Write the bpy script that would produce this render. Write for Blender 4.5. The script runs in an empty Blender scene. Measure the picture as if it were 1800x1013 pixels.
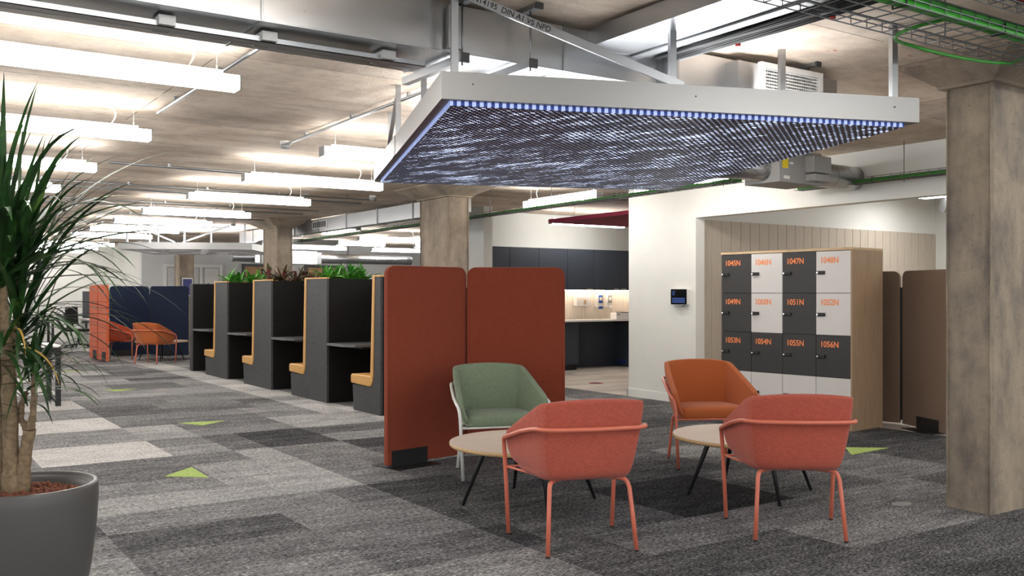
import bpy, math, random
from mathutils import Vector, Matrix
random.seed(7)
sc = bpy.context.scene
col = sc.collection
PI = math.pi
# ------------------------------------------------------------------ camera, world, exposure
EYE = 1.35
YAW = math.atan(1120 / 1665)
FWD = (math.sin(YAW), math.cos(YAW)); RGT = (math.cos(YAW), -math.sin(YAW))
cam = bpy.data.cameras.new('camera'); camo = bpy.data.objects.new('camera', cam); col.objects.link(camo)
cam.sensor_width = 36; cam.lens = 1665 / 1800 * 36; cam.shift_y = 12.5 / 1800
cam.clip_start = .05; cam.clip_end = 200
camo.location = (0, 0, EYE); camo.rotation_euler = (PI / 2, 0, -YAW)
sc.camera = camo
w = bpy.data.worlds.new('world'); sc.world = w; w.use_nodes = True
w.node_tree.nodes['Background'].inputs[0].default_value = (.93, .96, 1, 1)
w.node_tree.nodes['Background'].inputs[1].default_value = .7
sc.view_settings.view_transform = 'Standard'; sc.view_settings.look = 'None'
sc.view_settings.exposure = 1.55; sc.view_settings.gamma = 1; sc.view_settings.use_curve_mapping = False
LAMP = 8.0          # strength of the linear lamps
CEIL = 2.82

def at(px, d, z=0):            # point on the ground plan: bearing px of the photo, distance d ahead
    l = d * (px - 900) / 1665
    return Vector((d * FWD[0] + l * RGT[0], d * FWD[1] + l * RGT[1], z))

# ------------------------------------------------------------------ materials
def lin(c):
    return tuple(((v / 12.92) if v <= .04045 else ((v + .055) / 1.055) ** 2.4) for v in c)
def rgb(r, g, b):
    return lin((r / 255, g / 255, b / 255)) + (1,)
class NT:
    def __init__(s, name):
        s.m = bpy.data.materials.new(name); s.m.use_nodes = True
        s.t = s.m.node_tree; s.b = s.t.nodes['Principled BSDF']; s.out = s.t.nodes['Material Output']
    def n(s, typ, **k):
        o = s.t.nodes.new(typ)
        for a, v in k.items():
            if a.startswith('i_'):
                key = a[2:]; key = int(key) if key.isdigit() else key.replace('_', ' ')
                if isinstance(v, bpy.types.NodeSocket): s.t.links.new(v, o.inputs[key])
                else: o.inputs[key].default_value = v
            else: setattr(o, a, v)
        return o
    def link(s, a, b): s.t.links.new(a, b)
    def math(s, op, a, b=0, c=0):
        o = s.n('ShaderNodeMath', operation=op)
        for i, v in enumerate((a, b, c)):
            if isinstance(v, bpy.types.NodeSocket): s.link(v, o.inputs[i])
            else: o.inputs[i].default_value = v
        return o.outputs[0]
    def coord(s, scale=(1, 1, 1), world=False, rot=(0, 0, 0)):
        if world: src = s.n('ShaderNodeNewGeometry').outputs['Position']
        else: src = s.n('ShaderNodeTexCoord').outputs['Object']
        mp = s.n('ShaderNodeMapping'); s.link(src, mp.inputs['Vector'])
        mp.inputs['Scale'].default_value = scale; mp.inputs['Rotation'].default_value = rot
        return mp.outputs[0]
    def noise(s, vec, scale=5, detail=4, rough=.55):
        o = s.n('ShaderNodeTexNoise'); s.link(vec, o.inputs['Vector'])
        o.inputs['Scale'].default_value = scale; o.inputs['Detail'].default_value = detail; o.inputs['Roughness'].default_value = rough
        return o.outputs['Fac']
    def ramp(s, fac, stops):
        o = s.n('ShaderNodeValToRGB'); s.link(fac, o.inputs[0]); cr = o.color_ramp
        while len(cr.elements) < len(stops): cr.elements.new(.5)
        for e, (p, c) in zip(cr.elements, stops): e.position = p; e.color = c if len(c) == 4 else tuple(c) + (1,)
        return o.outputs[0]
    def mix(s, f, a, b, typ='MIX'):
        o = s.n('ShaderNodeMix', data_type='RGBA', blend_type=typ)
        for i, v in ((0, f), (6, a), (7, b)):
            if isinstance(v, bpy.types.NodeSocket): s.link(v, o.inputs[i])
            else: o.inputs[i].default_value = v
        return o.outputs[2]
    def bump(s, h, strength=.3, dist=.01):
        o = s.n('ShaderNodeBump'); s.link(h, o.inputs['Height']); o.inputs['Strength'].default_value = strength; o.inputs['Distance'].default_value = dist
        s.link(o.outputs[0], s.b.inputs['Normal'])
def simple(name, c, rough=.5, metal=0, emit=0, var=0, vs=20, bump=0, spec=None, bs=None, bd=.002):
    t = NT(name); t.b.inputs['Roughness'].default_value = rough; t.b.inputs['Metallic'].default_value = metal
    t.b.inputs['Base Color'].default_value = c
    if spec is not None: t.b.inputs['Specular IOR Level'].default_value = spec
    if emit:
        t.b.inputs['Emission Color'].default_value = c; t.b.inputs['Emission Strength'].default_value = emit
    if var:
        f = t.noise(t.coord(), vs, 4)
        a = tuple(v * (1 - var) for v in c[:3]) + (1,); b = tuple(min(1, v * (1 + var)) for v in c[:3]) + (1,)
        t.link(t.ramp(f, [(.3, a), (.7, b)]), t.b.inputs['Base Color'])
    if bump: t.bump(t.noise(t.coord(), bs or vs, 3), bump, bd)
    return t.m
def metal_mat(name, c, rough, stretch, amount=.12):
    t = NT(name); t.b.inputs['Metallic'].default_value = 1
    f = t.noise(t.coord(stretch), 6, 5, .6)
    t.link(t.ramp(f, [(.3, tuple(v * .93 for v in c)), (.7, c)]), t.b.inputs['Base Color'])
    r = t.math('MULTIPLY_ADD', f, amount * 2, rough - amount)
    t.link(r, t.b.inputs['Roughness'])
    return t.m
def fabric(name, c, fine=900, var=.22):
    t = NT(name); t.b.inputs['Roughness'].default_value = .95; t.b.inputs['Specular IOR Level'].default_value = .15
    f1 = t.noise(t.coord((1, 1, .12)), fine * .35, 2, .6); f2 = t.noise(t.coord((.12, .12, 1)), fine * .35, 2, .6)
    f = t.math('MULTIPLY_ADD', f1, .5, t.math('MULTIPLY', f2, .5))
    t.link(t.ramp(f, [(.35, tuple(v * (1 - var) for v in c[:3])), (.65, tuple(min(1, v * (1 + var)) for v in c[:3]))]), t.b.inputs['Base Color'])
    t.bump(f, .25, .001)
    t.b.inputs['Sheen Weight'].default_value = .15
    return t.m
def wood(name, c1, c2, axis='x', sc_=1.0, rough=.5):
    t = NT(name); t.b.inputs['Roughness'].default_value = rough
    st = {'x': (.6, 9, 9), 'y': (9, .6, 9), 'z': (9, 9, .6)}[axis]
    f = t.noise(t.coord(tuple(v * sc_ for v in st)), 3.2, 7, .65)
    f2 = t.noise(t.coord(tuple(v * sc_ * 5 for v in st)), 5, 3, .6)
    g = t.math('MULTIPLY_ADD', f2, .35, t.math('MULTIPLY', f, .65))
    t.link(t.ramp(g, [(.36, c2), (.5, c1), (.64, tuple(v * .88 for v in c1[:3]))]), t.b.inputs['Base Color'])
    return t.m
M = {}
def concrete(name, base, dark, warm, stretch, board=None, lift=1.0):
    t = NT(name); t.b.inputs['Roughness'].default_value = .88; t.b.inputs['Specular IOR Level'].default_value = .2
    f = t.noise(t.coord(stretch, True), 1.1, 8, .62); g = t.noise(t.coord((1, 1, 1), True), 6.5, 6, .7)
    c = t.ramp(f, [(.3, dark), (.5, base), (.72, warm)])
    c = t.mix(t.math('MULTIPLY', t.ramp(g, [(.45, (0, 0, 0)), (.7, (1, 1, 1))]), .5), c, dark)
    sp = t.noise(t.coord((1, 1, 1), True), 55, 3, .6)
    c = t.mix(t.ramp(sp, [(.66, (0, 0, 0)), (.72, (.6, .6, .6))]), c, tuple(v * .5 for v in dark[:3]) + (1,))
    if board:
        sep = t.n('ShaderNodeSeparateXYZ'); t.link(t.n('ShaderNodeNewGeometry').outputs['Position'], sep.inputs[0])
        def line(s_, period, off, wd):
            a = t.math('FRACT', t.math('DIVIDE', t.math('ADD', s_, off), period))
            return t.math('LESS_THAN', a, wd / period)
        wob = t.noise(t.coord((3, 3, 3), True), 1, 2)
        l1 = line(sep.outputs[1], 1.22, .31, .010); l2 = line(sep.outputs[0], 2.44, .7, .010)
        l = t.math('MULTIPLY', t.math('MAXIMUM', l1, l2), t.math('GREATER_THAN', wob, .42))
        c = t.mix(t.math('MULTIPLY', l, .6), c, rgb(70, 58, 48))
        # every formwork sheet has its own tone
        px = t.math('FLOOR', t.math('DIVIDE', t.math('ADD', sep.outputs[0], .7), 2.44)); py = t.math('FLOOR', t.math('DIVIDE', t.math('ADD', sep.outputs[1], .31), 1.22))
        cmb = t.n('ShaderNodeCombineXYZ'); t.link(px, cmb.inputs[0]); t.link(py, cmb.inputs[1])
        wn = t.n('ShaderNodeTexWhiteNoise', noise_dimensions='3D'); t.link(cmb.outputs[0], wn.inputs[0])
        c = t.mix(1.0, c, t.ramp(wn.outputs[0], [(0, (.82, .80, .80)), (1, (1.05, 1.02, 1.0))]), 'MULTIPLY')
        # rust-orange and ochre stains
        st = t.noise(t.coord((.5, 1.5, 1), True), 1.7, 5, .6)
        c = t.mix(t.math('MULTIPLY', t.ramp(st, [(.6, (0, 0, 0)), (.72, (1, 1, 1))]), .28), c, rgb(176, 140, 92))
    if board:      # red crayon marks left on the concrete beside the big column
        mk = t.noise(t.coord((3.2, 9, 1), True), 2.2, 2, .5)
        zone = t.math('MULTIPLY', t.math('GREATER_THAN', sep.outputs[0], 4.6), t.math('MULTIPLY', t.math('LESS_THAN', sep.outputs[1], 4.3), t.math('GREATER_THAN', sep.outputs[1], 3.2)))
        c = t.mix(t.math('MULTIPLY', t.math('MULTIPLY', t.math('GREATER_THAN', mk, .70), zone), .6), c, rgb(190, 80, 66))
    t.link(c, t.b.inputs['Base Color'])
    t.bump(t.math('ADD', g, t.math('MULTIPLY', sp, .7)), .55, .012)
    return t.m
M['ceiling'] = concrete('ceiling concrete', rgb(222, 208, 191), rgb(176, 161, 144), rgb(238, 228, 214), (.75, 1.9, 1), True)
M['column'] = concrete('column concrete', rgb(150, 138, 122), rgb(96, 91, 88), rgb(172, 158, 138), (3.2, 3.2, 1.1))
M['column_pale'] = concrete('pale column concrete', rgb(160, 146, 130), rgb(112, 104, 96), rgb(182, 166, 146), (2.0, 2.0, .6))

def carpet_mat():
    t = NT('carpet'); t.b.inputs['Roughness'].default_value = 1; t.b.inputs['Specular IOR Level'].default_value = .05
    pos = t.n('ShaderNodeNewGeometry').outputs['Position']
    sep = t.n('ShaderNodeSeparateXYZ'); t.link(pos, sep.inputs[0]); X, Y = sep.outputs[0], sep.outputs[1]
    ry = t.math('FLOOR', t.math('SUBTRACT', Y, .17))
    offs = t.n('ShaderNodeTexWhiteNoise', noise_dimensions='1D'); t.link(ry, offs.inputs['W'])
    xo = t.math('ADD', t.math('SUBTRACT', X, .08), t.math('MULTIPLY', t.math('GREATER_THAN', X, 2.08), t.math('MULTIPLY', t.math('FLOOR', t.math('MULTIPLY', offs.outputs[0], 4)), .25)))
    rx = t.math('FLOOR', xo)
    cmb = t.n('ShaderNodeCombineXYZ'); t.link(rx, cmb.inputs[0]); t.link(ry, cmb.inputs[1])
    wn = t.n('ShaderNodeTexWhiteNoise', noise_dimensions='2D'); t.link(cmb.outputs[0], wn.inputs[0])
    tone = wn.outputs[0]
    # half-metre sub rows soften the squares
    ry2 = t.math('FLOOR', t.math('MULTIPLY', t.math('SUBTRACT', Y, .17), 2)); rx2 = t.math('FLOOR', t.math('MULTIPLY', xo, 1))
    c2 = t.n('ShaderNodeCombineXYZ'); t.link(rx2, c2.inputs[0]); t.link(ry2, c2.inputs[1]); c2.inputs[2].default_value = 5
    wn2 = t.n('ShaderNodeTexWhiteNoise', noise_dimensions='3D'); t.link(c2.outputs[0], wn2.inputs[0])
    tone = t.math('MULTIPLY_ADD', wn2.outputs[0], .45, t.math('MULTIPLY', tone, .55))
    # paler pile towards the back walkway, darker in the lounge
    zone = t.math('MULTIPLY', t.math('GREATER_THAN', X, 2.9), t.math('LESS_THAN', Y, 9.2))
    v = t.math('MULTIPLY_ADD', tone, .46, .245)
    v = t.math('SUBTRACT', v, t.math('MULTIPLY', zone, .19))
    strip = t.math('MULTIPLY', t.math('MULTIPLY', t.math('GREATER_THAN', X, 1.08), t.math('LESS_THAN', X, 2.08)), t.math('GREATER_THAN', Y, 8.17))
    even = t.math('LESS_THAN', t.math('FRACT', t.math('MULTIPLY', t.math('SUBTRACT', Y, .17), .5)), .5)
    sv = t.math('MULTIPLY_ADD', even, .30, .48)
    v = t.math('ADD', t.math('MULTIPLY', v, t.math('SUBTRACT', 1, strip)), t.math('MULTIPLY', sv, strip))
    bs = t.math('MULTIPLY', t.math('GREATER_THAN', X, 4.25), t.math('MULTIPLY', t.math('GREATER_THAN', Y, 10.17), t.math('LESS_THAN', X, 4.75)))
    v = t.math('ADD', v, t.math('MULTIPLY', bs, .22))
    st = t.noise(t.coord((1.6, 8, 1), True), 3.0, 6, .7)      # long streaks along x
    bl = t.noise(t.coord((1.0, 3.2, 1), True), 1.9, 4, .6)        # blotches
    fine = t.noise(t.coord((18, 60, 1), True), 2.0, 4, .9)       # yarn
    v = t.math('ADD', v, t.math('MULTIPLY', t.math('SUBTRACT', st, .5), .62))
    v = t.math('ADD', v, t.math('MULTIPLY', t.math('SUBTRACT', bl, .5), .40))
    v = t.math('ADD', v, t.math('MULTIPLY', t.math('SUBTRACT', fine, .5), 3.2))
    t.link(t.ramp(v, [(0.0, rgb(30, 31, 33)), (.3, rgb(78, 79, 82)), (.6, rgb(146, 146, 147)), (.95, rgb(216, 215, 212))]), t.b.inputs['Base Color'])
    t.bump(fine, .4, .004)
    return t.m
M['carpet'] = carpet_mat()
def vinyl_mat():
    t = NT('vinyl planks'); t.b.inputs['Roughness'].default_value = .55
    br = t.n('ShaderNodeTexBrick'); t.link(t.coord((1, 1, 1), True), br.inputs['Vector'])
    br.inputs['Scale'].default_value = 1; br.inputs['Brick Width'].default_value = 1.1; br.inputs['Row Height'].default_value = .19
    br.inputs['Mortar Size'].default_value = .002; br.inputs['Color1'].default_value = rgb(214, 206, 196); br.inputs['Color2'].default_value = rgb(150, 142, 134)
    br.inputs['Mortar'].default_value = rgb(120, 112, 104)
    g = t.noise(t.coord((1, 12, 1), True), 3, 5)
    t.link(t.mix(.35, br.outputs[0], t.ramp(g, [(.3, rgb(150, 142, 132)), (.7, rgb(236, 230, 222))])), t.b.inputs['Base Color'])
    return t.m
M['vinyl'] = vinyl_mat()
M['wall'] = simple('white wall paint', rgb(222, 222, 217), .85, var=.02, vs=3)
M['wall_grey'] = simple('pale grey wall paint', rgb(205, 206, 206), .85, var=.02, vs=3)
M['skirting'] = simple('white satin skirting', rgb(228, 229, 225), .5)
def slat_mat():
    t = NT('beige slatted boarding'); t.b.inputs['Roughness'].default_value = .7
    sep = t.n('ShaderNodeSeparateXYZ'); t.link(t.n('ShaderNodeNewGeometry').outputs['Position'], sep.inputs[0])
    g = t.noise(t.coord((14, 14, 1), True), 4, 3)
    t.link(t.ramp(g, [(.3, rgb(176, 165, 150)), (.7, rgb(192, 181, 165))]), t.b.inputs['Base Color']); return t.m
M['slat'] = slat_mat()
M['galv'] = metal_mat('galvanised duct', (.50, .51, .52), .30, (.5, .5, 2.5), .06)
M['galv_rough'] = metal_mat('galvanised strut', (.38, .39, .40), .38, (1, 1, 1), .05)
M['alu'] = metal_mat('brushed aluminium', (.30, .295, .288), .45, (1, 1, 60), .05)
M['alu_dark'] = simple('dark plastic cap', rgb(58, 57, 56), .6)
M['spiral'] = metal_mat('spiral duct', (.46, .47, .48), .32, (5, 5, 5))
M['box_grey'] = simple('grey control box', rgb(150, 150, 148), .55)
M['lamp'] = simple('lamp diffuser', (1, .985, .96, 1), .4, emit=LAMP)
M['batten'] = simple('fill batten lens', (.96, .97, 1, 1), .4, emit=15)  # glow of the unseen raft-top battens, added as ceiling fill
M['lamp_body'] = simple('white lamp body', rgb(235, 235, 235), .4)
M['lamp_end'] = simple('grey lamp end', rgb(150, 150, 148), .5)
M['wire'] = simple('white cable', rgb(225, 225, 222), .5)
M['steel_wire'] = simple('zinc wire', rgb(128, 130, 132), .4, metal=.8)
M['green_cable'] = simple('green cable', rgb(50, 142, 38), .45)
M['red_cable'] = simple('red cable', rgb(150, 30, 40), .5)
M['black'] = simple('black plastic', rgb(22, 22, 23), .5)
M['blk_metal'] = simple('black metal', rgb(24, 24, 26), .45)
M['coral_metal'] = simple('coral powder coat', rgb(206, 112, 88), .32)
M['white_metal'] = simple('white powder coat', rgb(225, 225, 220), .35)
M['f_coral'] = fabric('coral woven fabric', rgb(172, 86, 70))
M['f_green'] = fabric('sage woven fabric', rgb(124, 138, 114))
M['f_orange'] = fabric('orange fabric', rgb(174, 94, 52), var=.08)
M['f_rust'] = fabric('rust fabric', rgb(170, 72, 48), var=.08)
M['felt_orange'] = fabric('orange felt', rgb(136, 64, 44), 600, .08)
M['felt_bright'] = fabric('bright orange felt', rgb(196, 92, 56), 600, .08)
M['felt_navy'] = fabric('navy felt', rgb(32, 42, 62), 600, .1)
M['felt_brown'] = fabric('brown felt', rgb(124, 104, 88), 600, .08)
M['table_top'] = wood('pale ash top', rgb(212, 196, 180), rgb(190, 168, 148), 'x', 1.2)
M['table_edge'] = wood('ply edge', rgb(198, 166, 120), rgb(150, 116, 76), 'x', 4)
M['oak'] = wood('oak veneer', rgb(166, 140, 112), rgb(136, 110, 84), 'z', 1.4)
M['oak_top'] = wood('oak top', rgb(205, 178, 140), rgb(176, 146, 108), 'x', 1.4)
M['lock_black'] = simple('charcoal door', rgb(50, 49, 49), .55, var=.03, vs=60)
M['lock_white'] = simple('pale grey door', rgb(212, 209, 206), .5)
M['chrome'] = simple('chrome', (.75, .75, .75, 1), .15, metal=1)
M['num'] = simple('orange lettering', rgb(244, 142, 84), .6)
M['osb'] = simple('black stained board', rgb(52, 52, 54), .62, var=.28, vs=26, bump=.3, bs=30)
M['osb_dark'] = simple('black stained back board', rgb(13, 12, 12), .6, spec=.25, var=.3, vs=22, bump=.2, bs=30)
M['yellow'] = simple('yellow vinyl', rgb(200, 152, 84), .42, bump=.15, vs=9, bd=.004)
M['shelf_edge'] = simple('grey table edge', rgb(96, 96, 98), .4)
M['cab_navy'] = simple('navy cabinet', rgb(52, 58, 68), .5)
M['worktop'] = simple('white worktop', rgb(232, 228, 224), .3)
M['handle'] = simple('steel handle', rgb(196, 194, 190), .3, metal=.8)
M['white_plastic'] = simple('white plastic', rgb(232, 230, 226), .35)
M['blue_plastic'] = simple('blue plastic', rgb(38, 84, 160), .35)
M['burgundy'] = simple('burgundy felt', rgb(140, 40, 66), .9)
M['lime'] = simple('lime carpet', rgb(158, 182, 100), 1, var=.25, vs=60)
M['screen_blk'] = simple('tablet glass', rgb(16, 17, 20), .12)
M['screen_blue'] = simple('lit blue screen', rgb(50, 78, 140), .3, emit=.5)
M['frame_dark'] = simple('dark window frame', rgb(66, 66, 72), .5)
M['warm_int'] = simple('warm timber lining', rgb(190, 150, 112), .7)
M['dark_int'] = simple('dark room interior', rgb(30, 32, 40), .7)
M['poster'] = simple('blue poster', rgb(66, 70, 130), .6)
M['pot'] = simple('anthracite pot', rgb(80, 79, 78), .42)
M['clay'] = simple('clay granules', rgb(112, 66, 48), .95, var=.35, vs=40, bump=.6, bs=60)
M['trunk'] = simple('cane bark', rgb(126, 108, 84), .9, var=.35, vs=45, bump=.8, bs=70, bd=.006)
M['soil'] = simple('soil', rgb(50, 38, 30), 1, var=.3, vs=60)
def leaf_mat(name, c1, c2, c3=None):
    t = NT(name); t.b.inputs['Roughness'].default_value = .38
    f = t.noise(t.coord((1, 1, 1)), 7, 3)
    stops = [(.35, c1), (.6, c2)] + ([(.7, c3)] if c3 else [])
    t.link(t.ramp(f, stops), t.b.inputs['Base Color']); return t.m
M['leaf'] = leaf_mat('strap leaf', rgb(20, 44, 20), rgb(44, 80, 34), rgb(86, 116, 52))
M['leaf_green'] = leaf_mat('bright leaf', rgb(38, 104, 30), rgb(96, 168, 58))
M['leaf_red'] = leaf_mat('red and green leaf', rgb(96, 44, 48), rgb(70, 92, 52), rgb(190, 150, 130))
M['leaf_dry'] = simple('dry leaf', rgb(190, 150, 70), .7)
def perf_mat(name, base, hole, back, strength):
    # a dark sheet pierced by rows of slots with light behind it
    t = NT(name); t.b.inputs['Roughness'].default_value = .45; t.b.inputs['Base Color'].default_value = base
    sep = t.n('ShaderNodeSeparateXYZ'); t.link(t.n('ShaderNodeTexCoord').outputs['Object'], sep.inputs[0])
    u = t.math('DIVIDE', sep.outputs[0], .037); v = t.math('DIVIDE', sep.outputs[1], .026)
    rv = t.math('FLOOR', v); u2 = t.math('ADD', u, t.math('MULTIPLY', rv, .5))
    ru = t.math('FLOOR', u2); fu = t.math('ABSOLUTE', t.math('SUBTRACT', t.math('FRACT', u2), .5)); fv = t.math('ABSOLUTE', t.math('SUBTRACT', t.math('FRACT', v), .5))
    cmb = t.n('ShaderNodeCombineXYZ'); t.link(ru, cmb.inputs[0]); t.link(rv, cmb.inputs[1])
    sc1 = t.n('ShaderNodeVectorMath', operation='MULTIPLY'); t.link(cmb.outputs[0], sc1.inputs[0]); sc1.inputs[1].default_value = (.24, .06, 1)
    big = t.noise(sc1.outputs[0], 1.0, 4, .75)
    wn = t.n('ShaderNodeTexWhiteNoise', noise_dimensions='2D'); t.link(cmb.outputs[0], wn.inputs[0])
    amt = t.math('ADD', t.math('MULTIPLY', t.math('SUBTRACT', big, .52), 4.0), t.math('MULTIPLY', wn.outputs[0], .40))
    cl = t.n('ShaderNodeClamp'); t.link(amt, cl.inputs[0]); cl.inputs[1].default_value = .06; amt = cl.outputs[0]
    wu = t.math('MULTIPLY_ADD', amt, .26, .12); wv = t.math('MULTIPLY_ADD', amt, .08, .15)
    m = t.math('MULTIPLY', t.math('LESS_THAN', fu, wu), t.math('LESS_THAN', fv, wv))
    t.link(t.mix(m, base, hole), t.b.inputs['Emission Color'])
    t.link(t.math('MULTIPLY_ADD', t.math('MULTIPLY', m, t.math('MULTIPLY_ADD', amt, 1.0, .12)), strength, 0), t.b.inputs['Emission Strength'])
    return t.m
M['perf_blue'] = perf_mat('navy perforated sheet', rgb(30, 29, 66), rgb(206, 220, 255), None, 1.3)
M['perf_grey'] = perf_mat('grey perforated sheet', rgb(96, 92, 92), rgb(235, 232, 228), None, 1.2)
def strip_mat(ax=0):
    t = NT('blue lit edge'); sep = t.n('ShaderNodeSeparateXYZ'); t.link(t.n('ShaderNodeTexCoord').outputs['Object'], sep.inputs[0])
    u = t.math('DIVIDE', sep.outputs[ax], .037); f = t.math('ABSOLUTE', t.math('SUBTRACT', t.math('FRACT', u), .5))
    m = t.math('LESS_THAN', f, .26)
    t.b.inputs['Base Color'].default_value = rgb(40, 62, 130)
    t.link(t.mix(m, rgb(36, 64, 150), rgb(190, 206, 255)), t.b.inputs['Emission Color'])
    t.link(t.math('MULTIPLY_ADD', m, .20, .12), t.b.inputs['Emission Strength']); return t.m
M['edge_blue'] = strip_mat(); M['edge_blue_side'] = strip_mat(1)

# ------------------------------------------------------------------ mesh helpers
class MB:
    def __init__(s): s.v = []; s.f = []; s.sm = []
    def add(s, vs, fs, smooth=False):
        o = len(s.v); s.v += [tuple(v) for v in vs]; s.f += [tuple(i + o for i in f) for f in fs]; s.sm += [smooth] * len(fs); return s
    def box(s, x0, x1, y0, y1, z0, z1):
        vs = [(x, y, z) for z in (z0, z1) for y in (y0, y1) for x in (x0, x1)]
        return s.add(vs, [(0, 2, 3, 1), (4, 5, 7, 6), (0, 1, 5, 4), (2, 6, 7, 3), (0, 4, 6, 2), (1, 3, 7, 5)])
    def bar(s, a, b, w, h, up=(0, 0, 1)):       # rectangular bar from a to b, w across, h along up
        a, b = Vector(a), Vector(b); d = (b - a).normalized(); upv = Vector(up)
        if abs(d.dot(upv)) > .99: upv = Vector((0, 1, 0))
        sd = d.cross(upv).normalized(); u = sd.cross(d).normalized()
        vs = [p + sd * (sx * w / 2) + u * (sz * h / 2) for p in (a, b) for sx, sz in ((-1, -1), (1, -1), (1, 1), (-1, 1))]
        return s.add(vs, [(0, 1, 2, 3), (7, 6, 5, 4), (0, 4, 5, 1), (1, 5, 6, 2), (2, 6, 7, 3), (3, 7, 4, 0)])
    def tube(s, pts, r, n=10, closed=False, caps=True):
        pts = [Vector(p) for p in pts]; N = len(pts); rings = []; rr = r if hasattr(r, '__len__') else [r] * N
        prev = None
        for i, p in enumerate(pts):
            if closed: t = (pts[(i + 1) % N] - pts[i - 1]).normalized()
            else: t = (pts[min(i + 1, N - 1)] - pts[max(i - 1, 0)]).normalized()
            if prev is None:
                a = Vector((0, 0, 1)) if abs(t.z) < .9 else Vector((1, 0, 0)); u = t.cross(a).normalized()
            else: u = (prev - t * prev.dot(t)).normalized()
            prev = u; v = t.cross(u)
            rings.append([p + (u * math.cos(2 * PI * k / n) + v * math.sin(2 * PI * k / n)) * rr[i] for k in range(n)])
        vs = [q for rg in rings for q in rg]; fs = []
        for i in range(N if closed else N - 1):
            j = (i + 1) % N
            for k in range(n):
                l = (k + 1) % n; fs.append((i * n + k, i * n + l, j * n + l, j * n + k))
        s.add(vs, fs, True)
        if caps and not closed:
            o = len(s.v) - len(vs)
            s.f += [tuple(o + k for k in reversed(range(n))), tuple(o + (N - 1) * n + k for k in range(n))]; s.sm += [False] * 2
        return s
    def lathe(s, prof, n=48, c=(0, 0)):
        vs = [(c[0] + r * math.cos(2 * PI * k / n), c[1] + r * math.sin(2 * PI * k / n), z) for r, z in prof for k in range(n)]
        fs = [(i * n + k, i * n + (k + 1) % n, (i + 1) * n + (k + 1) % n, (i + 1) * n + k) for i in range(len(prof) - 1) for k in range(n)]
        return s.add(vs, fs, True)
    def prism(s, poly, axis, a, b):    # poly in the two other axes, extruded a..b along axis
        def P(p, t): return {'x': (t, p[0], p[1]), 'y': (p[0], t, p[1]), 'z': (p[0], p[1], t)}[axis]
        n = len(poly); vs = [P(p, a) for p in poly] + [P(p, b) for p in poly]
        fs = [tuple(range(n)), tuple(reversed(range(n, 2 * n)))] + [(i, n + i, n + (i + 1) % n, (i + 1) % n) for i in range(n)]
        return s.add(vs, fs)
    def build(s, name, mat, parent=None, bevel=0, loc=None, rotz=0, seg=2):
        me = bpy.data.meshes.new(name); me.from_pydata(s.v, [], s.f)
        for p, m in zip(me.polygons, s.sm): p.use_smooth = m
        import bmesh
        bm = bmesh.new(); bm.from_mesh(me); bmesh.ops.recalc_face_normals(bm, faces=bm.faces); bm.to_mesh(me); bm.free()
        me.materials.append(M[mat] if isinstance(mat, str) else mat)
        o = bpy.data.objects.new(name, me); col.objects.link(o)
        if parent: o.parent = parent
        if loc is not None: o.location = loc
        o.rotation_euler[2] = rotz
        if bevel:
            b = o.modifiers.new('bevel', 'BEVEL'); b.width = bevel; b.segments = seg; b.limit_method = 'ANGLE'; b.angle_limit = .6
            b.harden_normals = False
        return o
def mbox(*a): return MB().box(*a)
def tag(o, label, cat, group=None, kind=None):
    if label: o['label'] = label
    if cat: o['category'] = cat
    if group: o['group'] = group
    if kind: o['kind'] = kind
    return o
def thing(name, label, cat, loc=(0, 0, 0), rotz=0, group=None):
    o = bpy.data.objects.new(name, None); col.objects.link(o); o.location = loc; o.rotation_euler[2] = rotz; o.empty_display_size = .1
    return tag(o, label, cat, group)
def copy_tree(o, parent=None):
    c = o.copy(); col.objects.link(c); c.parent = parent
    for ch in list(o.children): copy_tree(ch, c)
    return c
def struct(name, mb, mat, **k):
    o = mb.build(name, mat, **k); o['kind'] = 'structure'; return o
def arc(p0, p1, p2, n=6):      # quadratic bend
    p0, p1, p2 = map(Vector, (p0, p1, p2))
    return [(1 - t) ** 2 * p0 + 2 * t * (1 - t) * p1 + t * t * p2 for t in [i / n for i in range(n + 1)]]
def text_mesh(name, s, size, mat, parent, loc, rot, bold=0, ext=.0008, align='LEFT', xs=1.0):
    cu = bpy.data.curves.new(name, 'FONT'); cu.body = s; cu.size = size; cu.extrude = ext; cu.offset = bold; cu.align_x = align
    tmp = bpy.data.objects.new(name, cu); col.objects.link(tmp)
    dg = bpy.context.evaluated_depsgraph_get(); me = bpy.data.meshes.new_from_object(tmp.evaluated_get(dg))
    bpy.data.objects.remove(tmp); me.name = name
    me.materials.clear(); me.materials.append(M[mat])
    o = bpy.data.objects.new(name, me); col.objects.link(o); o.parent = parent; o.location = loc; o.rotation_euler = rot; o.scale[0] = xs
    return o
NTH = ['nearest', 'second', 'third', 'fourth', 'fifth', 'sixth', 'seventh', 'eighth', 'ninth', 'tenth', 'eleventh']

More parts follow.
